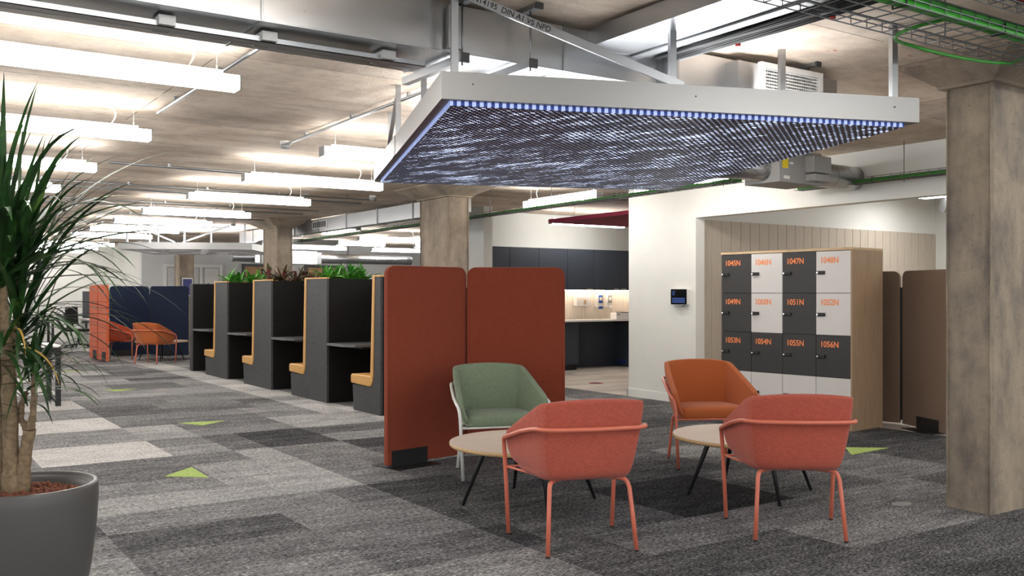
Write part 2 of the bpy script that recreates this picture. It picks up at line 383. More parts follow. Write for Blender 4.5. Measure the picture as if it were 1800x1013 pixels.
# ------------------------------------------------------------------ the shell
struct('floor', mbox(-7, 8.5, -6, 31, -.1, 0).box(8.5, 16, 14.2, 31, -.1, 0).box(8.5, 16, -6, 1, -.1, 0), 'carpet')
struct('floor_right', mbox(8.5, 16, 1, 14.2, -.1, 0).box(8.35, 8.5, 9.64, 13.2, -.05, .004), 'vinyl')
struct('ceiling', mbox(-7, 16, -6, 31, CEIL, CEIL + .2), 'ceiling')
struct('wall_right', mbox(8.35, 8.5, 8.377, 9.62, 0, CEIL), 'wall')
struct('wall_right', mbox(8.35, 8.5, 1.0, 8.377, 2.30, CEIL), 'wall')
struct('wall_right', mbox(8.35, 8.52, 13.25, 14.2, 0, CEIL), 'wall')
struct('baseboard_right', mbox(8.335, 8.35, 8.377, 9.635, 0, .11).box(8.335, 8.5, 9.62, 9.635, 0, .11), 'skirting', bevel=.003)
struct('wall_back_right', mbox(8.5, 13.6, 8.45, 8.6, 0, CEIL), 'wall')
mb = MB()
for i in range(29):
    mb.box(8.505 + i * .175, 8.505 + i * .175 + .169, 8.428, 8.45, 0, 2.285)
struct('trim_1', mb, 'slat', bevel=.002)
struct('trim_2', mbox(8.5, 13.5, 8.44, 8.4495, 0, 2.28), simple('slat groove shadow board', rgb(120, 108, 96), .9))
struct('wall_far_right', mbox(13.5, 13.65, 0, 8.45, 0, CEIL), 'wall')
struct('wall_kitchen_back', mbox(8.52, 13, 13.97, 14.12, 0, CEIL), 'wall')
struct('wall_kitchen_right', mbox(12.8, 12.95, 8.6, 13.97, 0, CEIL), 'wall')
struct('wall_back', mbox(5.955, 11.9, 26.7, 26.9, 0, CEIL).box(11.9, 16, 26.5, 26.7, 0, CEIL), 'wall_grey')
struct('wall_back_left', mbox(5.955, 6.1, 26.9, 30.4, 0, CEIL).box(-7, 6.1, 30.4, 30.6, 0, CEIL), 'wall')
struct('wall_far_side', mbox(15.8, 16, 14.2, 26.5, 0, CEIL), 'wall')
# far doors and glazed frames
for i, (x0, x1) in enumerate(((6.62, 7.35), (7.25, 7.95))): pass
d = struct('door_1', mbox(6.62, 7.46, 26.66, 26.7, 0, 2.1), 'wall_grey', bevel=.01)
struct('door_frame', mbox(6.50, 6.60, 26.64, 26.7, 0, 2.2).box(6.60, 7.48, 26.64, 26.7, 2.12, 2.2).box(7.48, 7.56, 26.64, 26.7, 0, 2.2), 'skirting', parent=d)
d = struct('door_2', mbox(7.62, 8.02, 26.66, 26.7, 0, 2.1), 'wall', bevel=.01)
struct('door_frame', mbox(8.03, 8.12, 26.64, 26.7, 0, 2.2).box(7.56, 8.03, 26.64, 26.7, 2.12, 2.2), 'skirting', parent=d)
mb = MB().tube([(7.36 + .06 * 0, 26.65, 1.62), (7.36, 26.655, 1.62)], .055, 16)
mb = MB(); mb.lathe([(0, 0), (.05, 0), (.05, .004), (0, .004)], 20)
sg = mb.build('door_sign', 'blue_plastic', None); sg.rotation_euler = (PI / 2, 0, 0); sg.location = (7.72, 26.655, 1.63); tag(sg, 'small round blue notice on the far white door', 'sign')
for k, (x0, x1) in enumerate(((8.68, 9.75), (10.55, 11.75))):
    wn = struct('window_%d' % (k + 1), mbox(x0, x0 + .07, 26.62, 26.7, 0, 2.24).box(x1 - .07, x1, 26.62, 26.7, 0, 2.24).box(x0 + .07, x1 - .07, 26.62, 26.7, 2.17, 2.24), 'frame_dark')
    struct('window_lining', mbox(x0 + .07, x0 + .55, 26.66, 26.7, 0, 2.10), 'warm_int', parent=wn)
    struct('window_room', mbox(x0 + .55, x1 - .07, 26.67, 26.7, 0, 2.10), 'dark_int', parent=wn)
    struct('window_light', mbox(x0 + .07, x1 - .07, 26.66, 26.7, 2.10, 2.17), 'warm_int', parent=wn)

# ------------------------------------------------------------------ columns
def column(x0, x1, y0, y1, mat, label, fl=.27):
    t = thing('concrete_column', label, 'column', ((x0 + x1) / 2, (y0 + y1) / 2, 0))
    hx, hy = (x1 - x0) / 2, (y1 - y0) / 2
    n = 26; mb = MB()
    # shaft with slightly worn, wavering arrises
    zs = [i / n * 2.67 for i in range(n + 1)]; vs = []; rnd = random.Random(int(x0 * 100 + y0))
    for z in zs:
        for sx, sy in ((-1, -1), (1, -1), (1, 1), (-1, 1)):
            w_ = .014; a, b = rnd.uniform(0, .006), rnd.uniform(0, .006)
            vs += [(sx * (hx - w_ - a), sy * hy, z), (sx * hx, sy * (hy - w_ - b), z)] if sx * sy > 0 else [(sx * hx, sy * (hy - w_ - a), z), (sx * (hx - w_ - b), sy * hy, z)]
    fs = [(i * 8 + k, i * 8 + (k + 1) % 8, (i + 1) * 8 + (k + 1) % 8, (i + 1) * 8 + k) for i in range(n) for k in range(8)]
    mb.add(vs, fs); mb.build('shaft', mat, t)
    a = .03; c = MB()
    lo = [(sx * (hx + a), sy * (hy + a), z) for z in (2.655, 2.672) for sx, sy in ((-1, -1), (1, -1), (1, 1), (-1, 1))]
    hi = [(sx * (hx + fl), sy * (hy + fl), z) for z in (2.80, CEIL) for sx, sy in ((-1, -1), (1, -1), (1, 1), (-1, 1))]
    vs = lo + hi; fs = [(0, 1, 2, 3), (12, 13, 14, 15)] + [(i * 4 + k, i * 4 + (k + 1) % 4, (i + 1) * 4 + (k + 1) % 4, (i + 1) * 4 + k) for i in range(3) for k in range(4)]
    c.add(vs, fs); c.build('capital', 'column_pale', t, bevel=.006)
    return t
column(5.658, 6.50, 3.158, 3.47, 'column', 'big rough concrete column at the right edge of the photo', .21)
column(6.29, 6.62, 10.86, 11.66, 'column_pale', 'concrete column with flared head behind the orange screens')
column(6.43, 6.75, 17.68, 18.46, 'column_pale', 'slim concrete column rising behind the red-leaved plants')
column(6.25, 6.60, 24.0, 24.5, 'column_pale', 'distant concrete column with a framed blue poster')
p = thing('framed_poster', 'small dark-framed blue poster fixed to the distant column', 'poster', (6.43, 23.985, 1.55))
mbox(-.15, .15, -.01, .012, -.25, .25).build('poster_frame', 'frame_dark', p)
mbox(-.135, .135, -.014, -.01, -.235, .235).build('poster_border', 'white_plastic', p)
mbox(-.11, .11, -.018, -.014, -.2, .2).build('poster_sheet', 'poster', p)

# ------------------------------------------------------------------ linear lamps
def lamp_proto(L=1.62):
    t = thing('linear_pendant_light', '', 'light')
    mbox(-L / 2 + .01, L / 2 - .01, -.05, .05, 2.55, 2.635).build('diffuser', 'lamp', t, bevel=.004)
    mbox(-L / 2 + .10, L / 2 - .10, -.024, .024, 2.635, 2.660).build('housing', 'lamp_body', t)
    for s in (-1, 1):
        mbox(*(sorted((s * (L / 2 - .01), s * L / 2)) + [-.052, .052, 2.55, 2.637])).build('end_cap', 'lamp_end', t, bevel=.002)
        w_ = MB().tube([(s * (L / 2 - .13), 0, 2.65), (s * (L / 2 - .13), 0, CEIL)], .0018, 6).tube([(s * (L / 2 - .13), 0, 2.65), (s * (L / 2 - .13), 0, 2.69)], .006, 8).build('suspension_wire', 'wire', t)
        MB().lathe([(0, CEIL - .012), (.022, CEIL - .012), (.028, CEIL)], 14, (s * (L / 2 - .13), 0)).build('ceiling_cup', 'white_plastic', w_)
    MB().tube(arc((L / 2 - .3, .0, 2.65), (L / 2 - .18, 0, 2.80), (L / 2 - .42, .0, 2.81), 8), .006, 8).build('flex', 'wire', t)
    return t
LP = lamp_proto(); first = [True]
def lamp(x, y, label, rot=0, group=None):
    t = LP if first[0] else copy_tree(LP); first[0] = False
    t.location = (x, y, 0); t.rotation_euler[2] = rot; tag(t, label, 'light', group)
    return t
ys = [3.3, 5.53, 7.71, 9.95, 12.15, 14.4, 16.7, 19.0, 21.2, 23.5]
for i, y in enumerate(ys):
    if i == 0: lamp(.97, y, 'white linear pendant light above the potted plant, out of the picture', 0, 'pendant lights overhead'); continue
    lamp(.97 + (.01 * (i - 1)), y, '%s white linear pendant light in the leftmost run over the potted plant' % NTH[i - 1])
for i, y in enumerate([7.71, 9.88, 12.1, 14.6, 16.7, 18.95, 21.2]):
    lamp(4.01 + .02 * i, y, '%s white linear pendant light in the middle run over the walkway' % NTH[i])
for i, y in enumerate([25.0, 27.1, 29.2]):
    lamp(4.12, y, '%s white pendant light beside the far back-left wall' % NTH[i])
for i, y in enumerate([19.2, 21.2, 23.5]):
    lamp(9.65, y, '%s pendant light behind the slim column above the far room' % NTH[i])
for i, y in enumerate([21.2, 23.7]):
    lamp(12.1, y, '%s pendant light of the far room nearest the pale column' % NTH[i])
lamp(7.45, 9.93, 'white pendant light turned lengthways beside the green cable basket', PI / 2)
lamp(10.3, 12.95, 'white pendant light in the kitchen under the burgundy ceiling panel')
lamp(7.45, 17.0, 'pendant light turned lengthways behind the pale column', PI / 2)
lamp(7.42, 7.60, 'pendant light turned lengthways, mostly hidden behind the raft edge by the valve box', PI / 2)
lamp(4.0, 5.55, 'pendant light of the middle run hidden above the raft', 0, 'pendant lights overhead')
lamp(5.62, 5.6, 'unseen pendant light added above the raft', 0, 'pendant lights overhead')  # hidden fill lamp, added to brighten the ceiling around the raft
# unseen fittings added behind and beside the camera to light the lounge
for x, y in ((4.0, -1.0), (.97, -1.2), (4.0, 1.1), (.97, 1.05), (6.9, 1.2), (-2.0, 3.3), (-2.0, 7.7), (-2.0, 12.1), (6.9, -1.2)):
    lamp(x, y, 'unseen linear pendant light added outside the picture', 0, 'pendant lights overhead')
lamp(10.6, 4.2, 'unseen linear pendant light added outside the picture', 0, 'pendant lights overhead')
lamp(7.4, 3.0, 'unseen linear pendant light added outside the picture', PI / 2, 'pendant lights overhead')  # out-of-frame lamp added to brighten the near-right ceiling
for x, y in ((11.95, 8.0),):
    t = thing('ceiling_panel_light', 'bright flat ceiling light in the locker room beyond the opening', 'light', (x, y - .5, 0))
    mbox(-.3, .3, -.3, .3, 2.70, 2.72).build('diffuser', 'lamp', t); mbox(-.32, .32, -.32, .32, 2.72, CEIL).build('housing', 'lamp_body', t)

# ------------------------------------------------------------------ big hanging raft
def raft(name_label, o0, ex_end, ey_end, panel, edge, zb=2.27, zt=2.40, struts=(), strip=True):
    o0 = Vector(o0); ex = Vector(ex_end) - o0; Lx = ex.length; ang = math.atan2(ex.y, ex.x)
    Ly = (Vector(ey_end) - o0).length
    t = thing('ceiling_raft', name_label, 'ceiling raft', (o0.x, o0.y, 0), ang)
    th = .045
    mbox(0, Lx, 0, th, zb, zt).build('frame_side', 'alu', t)
    mbox(0, Lx, Ly - th, Ly, zb, zt).build('frame_side', 'alu', t)
    mbox(0, th, th, Ly - th, zb, zt).build('frame_side', 'alu', t)
    mbox(Lx - th, Lx, th, Ly - th, zb, zt).build('frame_side', 'alu', t)
    mb = MB()
    for i, u in enumerate((.15, Lx * .5, Lx - .15)):
        mb.lathe([(0, 0), (.004, 0), (.004, .003), (0, .003)], 10)
        n = 20; o = len(mb.v) - 4 * 10
        for k in range(40):
            x, y, z = mb.v[o + k]; mb.v[o + k] = (u + x, -z, zb + .075 + y)
    mb.build('frame_screw', 'alu_dark', t)
    lp_ = .019 if strip else .004
    mbox(.055, Lx - .055, .055, Ly - .055, zb - lp_, zb - lp_ + .003).build('perforated_panel', panel, t)
    if strip:
        mbox(.055, Lx - .055, .051, .0545, zb - lp_, zb + .01).build('panel_lip', edge, t)
        mbox(.051, .0545, .051, Ly - .055, zb - lp_, zb + .01).build('panel_lip', 'edge_blue_side', t)
    mbox(th, Lx - th, th, Ly - th, zt - .012, zt - .006).build('top_tray', 'alu', t)
    for k in range(3):
        y_ = Ly * (.2 + .3 * k); mbox(.25, Lx - .25, y_ - .03, y_ + .03, zt - .004, zt + .016).build('fill_batten', 'batten', t)  # unseen glowing strips added on the raft top to brighten ceiling and duct
    for u, v in struts:
        MB().bar((u, v, zt - .01), (u, v, CEIL), .036, .036).build('hanger_strut', 'galv_rough', t)
    return t, ang, Lx, Ly
R1, a1, Lx1, Ly1 = raft('large square-edged aluminium ceiling raft with glowing navy perforated underside', (2.2, 3.862), (4.616, 2.975), (3.304, 6.962), 'perf_blue', 'edge_blue')
inv1 = Matrix.Translation((2.2, 3.862, 0)) @ Matrix.Rotation(a1, 4, 'Z')
inv1 = inv1.inverted()
for (x, y) in ((2.31, 3.93), (2.825, 5.18), (3.041, 5.948), (3.431, 6.85), (4.50, 3.80), (4.60, 3.12)):
    pnt = inv1 @ Vector((x, y, 0))
    MB().bar((pnt.x, pnt.y, 2.39), (pnt.x, pnt.y, CEIL), .034, .034).build('hanger_strut', 'galv_rough', R1)
pnt = inv1 @ Vector((3.40, 3.58, 0)); MB().bar((pnt.x, pnt.y, 2.39), (pnt.x, pnt.y, 2.70), .034, .034).build('hanger_strut', 'galv_rough', R1)
a_, b_ = inv1 @ Vector((2.23, 3.87, 2.80)), inv1 @ Vector((3.40, 3.50, 2.41))
br = MB().bar(a_, b_, .012, .042).build('diagonal_brace', 'galv_rough', R1)
dx = b_ - a_; ln = dx.length; dn = dx.normalized()
zax = Vector((0, -1, 0)); zax = (zax - dn * zax.dot(dn)).normalized(); yax = zax.cross(dn)
mt = Matrix((dn, yax, zax)).transposed().to_4x4()
st = text_mesh('brace_lettering', 'CE EN14195  DIN A1 VS NPD', .038, 'black', br, a_ + dn * .06 + zax * .0075 - yax * .012, mt.to_euler(), bold=0.0003)
br2 = MB().bar(inv1 @ Vector((3.041, 5.948, 2.78)), inv1 @ Vector((3.30, 6.65, 2.41)), .03, .012).build('diagonal_brace', 'galv_rough', R1)
mbox(-.003, .0, Ly1 * .56, Ly1 * .56 + .12, 2.27, 2.402).build('joint_cover', 'alu', R1)
R2, a2, Lx2, Ly2 = raft('distant aluminium ceiling raft with grey speckled underside near the far columns', (4.105, 20.487), (6.452, 19.195), (5.39, 22.82), 'perf_grey', 'alu', 2.29, 2.43, ((.12, .2), (.3, 1.2), (1.3, .1), (2.5, .2), (.15, 2.4), (2.5, 2.4), (1.35, 2.3)), False)
for a, b in (((.3, .15, 2.79), (1.1, .15, 2.44)), ((1.25, .15, 2.44), (2.2, .15, 2.79))):
    MB().bar(a, b, .012, .035).build('diagonal_brace', 'galv_rough', R2)
mbox(8.9, 10.7, 10.0, 12.2, 2.50, 2.56)
o = mbox(8.9, 10.7, 10.0, 12.2, 2.50, 2.56).build('ceiling_raft', 'burgundy', bevel=.01); tag(o, 'burgundy acoustic ceiling panel hanging over the kitchen', 'ceiling raft')
MB().tube([(9.2, 10.3, 2.56), (9.2, 10.3, CEIL)], .003).tube([(10.4, 11.9, 2.56), (10.4, 11.9, CEIL)], .003).tube([(10.4, 10.3, 2.56), (10.4, 10.3, CEIL)], .003).tube([(9.2, 11.9, 2.56), (9.2, 11.9, CEIL)], .003).build('suspension_wire', 'wire', o)

# ------------------------------------------------------------------ ducts
t = thing('air_duct', 'large rectangular galvanised duct running above the hanging raft', 'duct', (0, 0, 0))
mbox(-3, 5.35, 4.05, 4.55, 2.555, 2.79).build('duct_body', 'galv', t, bevel=.003)
for x in (-1.2, .2, 1.4, 2.36, 3.05, 3.72): mbox(x, x + .012, 4.04, 4.56, 2.55, 2.795).build('flange', 'galv_rough', t)
mb = MB(); mb.box(-3, 5.35, 4.044, 4.05, 2.548, 2.556); mb.build('seam', 'galv_rough', t)
t = thing('cable_rail', 'pair of thin steel rails running beneath the rectangular duct', 'rail', (0, 0, 0))
MB().box(-3, 2.3, 4.20, 4.205, 2.50, 2.525).box(-3, 2.3, 4.27, 4.275, 2.50, 2.525).box(-3, 2.3, 4.20, 4.275, 2.50, 2.503).build('rail', 'galv_rough', t)
for x in (-2, -1, 0, 1.0, 1.45, 2.05): mbox(x, x + .07, 4.17, 4.31, 2.503, 2.545).build('rail_clamp', 'box_grey', t)
def bracket(x, label, yy=3.93):
    t = thing('duct_bracket', label, 'bracket', (x, 0, 0))
    mbox(-.02, .02, yy, 4.65, 2.505, 2.545).build('channel', 'galv_rough', t)
    mbox(-.022, .022, yy - .015, yy, 2.50, 2.548).build('end_cap', 'alu_dark', t)
    mbox(-.02, .02, yy - .05, 4.65, 2.795, CEIL).build('channel', 'galv_rough', t)
    mbox(-.022, .022, yy - .065, yy - .05, 2.79, CEIL).build('end_cap', 'alu_dark', t)
    MB().tube([(0, yy + .02, 2.49), (0, yy + .02, 2.80)], .005, 8).build('threaded_rod', 'steel_wire', t)
bracket(2.77, 'steel channel bracket holding the big duct above the raft front')
bracket(2.42, 'steel channel bracket under the duct by the raft corner', 4.02)
bracket(4.93, 'steel channel bracket beside the white air grille')
t = thing('duct_stay', 'vertical double channel clamped to the big duct behind the raft', 'bracket', (3.80, 4.02, 0))
mbox(-.045, -.015, -.03, .0, 2.42, 2.78).box(.015, .045, -.03, 0, 2.42, 2.78).build('channel', 'galv_rough', t)
t = thing('duct_stay', 'vertical channel on the big duct at the raft corner', 'bracket', (2.36, 4.02, 0))
mbox(-.03, -.008, -.02, .0, 2.56, 2.77).box(.008, .03, -.02, 0, 2.56, 2.77).build('channel', 'galv_rough', t)
# grille box on the duct
t = thing('air_grille', 'white slatted air grille on a short duct stub above the raft', 'air grille', (4.75, 3.95, 2.62))
mbox(-.46, .27, .0, .12, -.14, .14).build('stub', 'galv', t)
fr = MB().box(-.29, .29, -.03, 0, .115, .15).box(-.29, .29, -.03, 0, -.15, -.115).box(-.29, -.25, -.03, 0, -.115, .115).box(.25, .29, -.03, 0, -.115, .115)
fr.build('grille_frame', 'white_plastic', t, bevel=.002)
mb = MB()
for i in range(12): mb.box(-.25, .25, -.022, -.014, -.108 + i * .0195, -.102 + i * .0195)
for i in range(24): mb.box(-.242 + i * .021, -.238 + i * .021, -.014, -.004, -.115, .115)
mb.build('grille_louvre', 'white_plastic', t)
mbox(-.25, .25, -.003, -.001, -.115, .115).build('grille_void', 'black', t)
# duct running towards the camera
t = thing('air_duct', 'flat galvanised duct at the top joining the big duct crosswise', 'duct', (0, 0, 0))
mbox(3.22, 3.52, -2, 4.05, 2.70, 2.80).build('duct_body', 'galv', t, bevel=.002)
mbox(3.53, 3.60, -2, 4.05, 2.69, 2.76).build('side_channel', 'galv_rough', t)
t = thing('cable_tray', 'shallow tray of black cables beside the crosswise flat duct', 'cable tray', (0, 0, 0))
MB().box(3.62, 3.86, -2, 4.05, 2.705, 2.708).box(3.62, 3.623, -2, 4.05, 2.705, 2.74).box(3.857, 3.86, -2, 4.05, 2.705, 2.74).build('tray', 'galv_rough', t)
mb = MB()
for k in range(9): mb.tube([(3.66 + k * .018, y, 2.695 + .006 * math.sin(y * 3 + k)) for y in [i * .4 - 2 for i in range(16)]], .008, 6)
mb.build('black_cables', 'black', t)
mb = MB()
for y in (2.2, 2.9, 3.5): mb.box(3.80, 3.82, y, y + .02, 2.675, 2.69)
mb.build('cable_tie', simple('red tie', rgb(210, 40, 36), .5), t)
t = thing('air_duct', 'rectangular duct crossing the top right corner of the photo', 'duct', (0, 0, 0))
mbox(3.0, 8.3, 1.75, 2.25, 2.68, 2.80).build('duct_body', 'galv', t, bevel=.003)
for k in range(8): mbox(4.2 + k * .5, 4.21 + k * .5, 1.74, 2.26, 2.675, 2.802).build('flange', 'galv_rough', t)
# long duct behind the orange screens, running away
t = thing('air_duct', 'long rectangular duct with a side grille receding behind the second column', 'duct', (0, 0, 0))
mbox(6.93, 7.10, 11.6, 21.5, 2.54, 2.78).build('duct_body', 'galv', t, bevel=.003)
for k in range(8): mbox(6.915, 7.115, 11.8 + k * 1.25, 11.83 + k * 1.25, 2.53, 2.79).build('flange', 'galv_rough', t)
mbox(6.92, 6.93, 16.4, 17.1, 2.6, 2.75).build('grille_frame', 'white_plastic', t)
mb = MB()
for i in range(7): mb.box(6.912, 6.92, 16.47 + i * .09, 16.52 + i * .09, 2.62, 2.73)
mb.build('grille_slot', 'black', t)
t = thing('air_duct', 'wide flat duct low behind the slim column', 'duct')
mbox(6.9, 8.2, 18.8, 19.1, 2.42, 2.52).build('duct_body', 'galv', t, bevel=.003)
# round ducts in the distance
def round_duct(pts, r, label):
    t = thing('round_duct', label, 'duct')
    MB().tube(pts, r, 20).build('duct_body', 'spiral', t)
    mb = MB(); P_ = [Vector(p) for p in pts]
    L = [0]
    for a, b in zip(P_, P_[1:]): L.append(L[-1] + (b - a).length)
    n = max(3, int(L[-1] / .16))
    for i in range(n + 1):
        s = L[-1] * i / n
        j = max(k for k in range(len(L)) if L[k] <= s + 1e-9); j = min(j, len(P_) - 2)
        f = (s - L[j]) / max(1e-6, L[j + 1] - L[j]); c = P_[j].lerp(P_[j + 1], f); dr = (P_[j + 1] - P_[j]).normalized()
        MB().tube([c - dr * .003, c + dr * .003], r + .002, 20).build('spiral_seam', 'galv_rough', t)
    return t
round_duct([(7.5, 23.9, 2.33), (12.6, 23.9, 2.33)], .13, 'round spiral duct in front of the far pale wall')
t = thing('fan_unit', 'white boxed fan unit set in the far round duct', 'ventilation unit', (8.95, 23.9, 2.33))
mbox(-.75, .75, -.25, .25, -.17, .17).build('casing', 'lamp_body', t, bevel=.01); mbox(-.9, -.75, -.18, .18, -.15, .15).build('collar', 'galv', t); mbox(.75, .9, -.18, .18, -.15, .15).build('collar', 'galv', t)
for s_ in (-.6, .6): MB().tube([(s_, 0, .17), (s_, 0, CEIL - 2.33)], .006, 6).build('hanger_rod', 'steel_wire', t)
# valve box with ducts by the opening
t = thing('air_valve_box', 'grey galvanised air valve box with yellow warning label above the opening', 'ventilation unit', (6.92, 5.87, 2.40))
mbox(0, .60, 0, .42, 0, .30).build('casing', 'box_grey', t, bevel=.004)
mbox(.36, .62, -.10, 0, .10, .26).build('actuator', 'lamp_end', t, bevel=.008)
mbox(.36, .58, -.11, 0, -.0 + .02, .09).build('actuator', 'box_grey', t, bevel=.008)
mbox(.04, .12, -.003, 0, .13, .23).build('warning_label', simple('yellow label', rgb(230, 205, 30), .5), t)
mbox(.14, .19, -.003, 0, .17, .19).box(.06, .14, -.003, 0, .03, .06).build('white_label', 'white_plastic', t)
mbox(.03, .035, .1, .11, .3, .42).box(.55, .555, .1, .11, .3, .42).build('hanger', 'steel_wire', t)
round_duct([(7.52, 6.08, 2.54)] + [(7.7 + .1 * i, 6.08 + .0 * i, 2.54) for i in range(7)], .12, 'short round spiral duct from valve box into the wall')
round_duct([(6.92, 6.08, 2.54)] + arc((6.80, 6.08, 2.54), (6.35, 6.08, 2.54), (6.30, 6.45, 2.56), 8), .12, 'curved round spiral duct left of the valve box')
round_duct([(12.35, 7.6, 2.62), (12.9, 7.2, 2.62), (13.3, 6.3, 2.64)], .12, 'flexible round duct in the locker room')

# ------------------------------------------------------------------ cable baskets
def basket(a, b, width, h, label, cables, cr=.012, cn=5, step=.1, sidecab=0, mat='green_cable', cabs_label=None):
    a = Vector(a); b = Vector(b); d = (b - a); L = d.length; ang = math.atan2(d.y, d.x)
    t = thing('cable_basket', label, 'cable tray', a, ang)
    mb = MB(); r = .0032
    for v, z in ((0, h), (0, h / 2), (0, 0), (width * .33, 0), (width * .66, 0), (width, 0), (width, h / 2), (width, h)):
        mb.tube([(0, v, z), (L, v, z)], r, 4)
    n = int(L / step)
    for i in range(n + 1):
        x = i * step; mb.tube([(x, 0, h), (x, 0, 0), (x, width, 0), (x, width, h)], r, 4)
    mb.build('wire_mesh', 'steel_wire', t)
    for i in range(int(L / 1.5) + 1):
        x = min(L - .1, .2 + i * 1.5)
        MB().tube([(x, width / 2, -.03), (x, width / 2, CEIL - a.z)], .004, 6).build('threaded_rod', 'steel_wire', t)
    c = thing('cable_bundle', cabs_label, 'cables', a, ang)
    mb = MB()
    for k in range(cn):
        v0 = sidecab + cr * 1.6 * (k % 3); z0 = cr + .004 + cr * 1.5 * (k // 3)
        mb.tube([(x, v0 + .004 * math.sin(x * 2.1 + k), z0 + .003 * math.sin(x * 3 + 2 * k)) for x in [L * i / 30 for i in range(31)]], cr, 6)
    mb.build('cable', mat, c)
    for i in range(max(2, int(L / .8))):
        x = .35 + i * .8
        if x < L: MB().tube([(x + .0, sidecab - cr, 0), (x, sidecab - cr, cr * 4.4), (x, sidecab + cr * 4.4, cr * 4.4), (x, sidecab + cr * 4.4, 0)], .005, 6, closed=True).build('cable_tie', 'black', c)
    return t
basket((7.08, 6.45, 2.46), (7.45, 20, 2.46), .15, .05, 'long wire cable basket receding in front of the white wall', None, .010, 6, .1, .03, cabs_label='green cables in the long receding wire basket')
basket((8.17, 2.2, 2.46), (8.20, 6.66, 2.46), .12, .05, 'short wire cable basket along the wall above the lockers', None, .011, 6, .1, .02, cabs_label='green cables in the short basket above the lockers')
basket((2.6, 2.47, 2.62), (8.2, 2.47, 2.62), .33, .06, 'wire cable basket crossing the top right corner in front of the column head', None, .013, 9, .12, .02, cabs_label='thick green cable bundle at the top right corner')
basket((2.6, 2.2, 2.66), (8.2, 2.2, 2.66), .14, .05, 'upper wire basket of red cables by the corner duct', None, .012, 6, .12, .02, 'red_cable', cabs_label='dark red cables at the top right corner')
t = MB().tube(arc((4.15, 2.55, 2.64), (4.05, 2.85, 2.62), (4.3, 2.86, 2.62)) + arc((4.3, 2.86, 2.62), (4.9, 2.86, 2.60), (5.15, 2.78, 2.62)) + [(5.2, 2.6, 2.66), (5.1, 2.4, 2.75)], .009, 8).build('loose_cable', 'green_cable'); tag(t, 'loose green cable looping out of the corner wire basket', 'cable')

# ------------------------------------------------------------------ conduits and detectors
def conduit(pts, label, r=.011, double=0):
    mb = MB().tube(pts, r, 8)
    if double: mb.tube([(p[0] + (double if abs(pts[0][0] - pts[-1][0]) < .2 else 0), p[1] + (double if abs(pts[0][0] - pts[-1][0]) >= .2 else 0), p[2]) for p in pts], r, 8)
    a, b = Vector(pts[0]), Vector(pts[-1]); n = max(2, int((b - a).length / .9))
    for i in range(n):
        p = a.lerp(b, (i + .5) / n); mb.box(p.x - .014, p.x + .014, p.y - .014, p.y + .014, p.z, CEIL)
    o = mb.build('conduit', 'galv_rough'); return tag(o, label, 'conduit')
conduit([(1.85, 4.5, 2.785), (1.85, 7.75, 2.785)], 'steel conduit between the two nearest lights of the leftmost run', .013)
conduit([(3.2, 4.6, 2.785), (3.24, 8.65, 2.785)], 'steel conduit leading to the nearest smoke detector', .013)
for i, y in enumerate([10.9, 12.95, 13.5, 15.2, 15.9, 17.6, 20.1, 22.3]):
    conduit([(1.2 if i else 2.1, y, 2.785), (4.6 if i < 1 else 6.3, y + .1, 2.785)], '%s steel conduit crossing the ceiling over the walkway' % NTH[i], .011, .05 if i % 2 == 0 else 0)
def detector(x, y, label, s=1.0):
    t = thing('smoke_detector', label, 'smoke detector', (x, y, CEIL))
    MB().lathe([(0, 0), (.05, 0), (.052, -.03), (.05, -.032), (0, -.032)], 24).build('base', 'white_plastic', t)
    MB().lathe([(0, -.033), (.045, -.033), (.05, -.05), (.044, -.065), (.03, -.075), (.0, -.08)], 24).build('sensor_head', 'lamp_end', t)
detector(3.25, 8.70, 'white smoke detector at the end of the nearest conduit')
detector(6.1, 12.75, 'smoke detector beside the second column head')
detector(6.0, 19.0, 'distant smoke detector left of the slim column')
for x, y, l in ((2.55, 13.1, 'grey square junction box on the ceiling above the potted plant'), (5.2, 13.1, 'small junction box on the ceiling before the duct')):
    tag(mbox(x - .04, x + .04, y - .04, y + .04, CEIL - .045, CEIL).build('junction_box', 'lamp_end', bevel=.004), l, 'junction box')

# ------------------------------------------------------------------ floor markers
def tri(pts, label):
    vs = [(x, y, .0) for x, y in pts] + [(x, y, .003) for x, y in pts]
    c = Vector((sum(p[0] for p in pts) / 3, sum(p[1] for p in pts) / 3, 0))
    o = MB().add([Vector(v) - c for v in vs], [(0, 2, 1), (3, 4, 5), (0, 1, 4, 3), (1, 2, 5, 4), (2, 0, 3, 5)]).build('carpet_triangle', 'lime', loc=c)
    tag(o, label, 'floor marking', 'lime green carpet triangles')
tri([(1.79, 7.29), (2.06, 7.56), (2.05, 7.06)], 'lime triangle in the carpet nearest the potted plant')
tri([(2.654, 10.255), (2.82, 9.93), (3.12, 10.16)], 'lime triangle in the middle of the walkway')
tri([(2.683, 14.42), (2.81, 14.10), (3.14, 14.30)], 'thin lime triangle farther along the walkway')
tri([(2.695, 18.55), (2.85, 18.2), (3.116, 18.27)], 'faintest farthest lime triangle in the walkway')
tri([(7.126, 5.314), (7.42, 5.079), (6.844, 5.036)], 'lime triangle in front of the lockers')
o = MB().lathe([(0, .0), (.05, 0), (.05, .002), (.0, .002)], 24).build('floor_disc', 'chrome', loc=(5.509, 3.676, 0)); o.data.materials[0] = M['box_grey']; o.scale[0] = 1.6
tag(o, 'faint round socket cover in the carpet by the big column', 'floor cover')

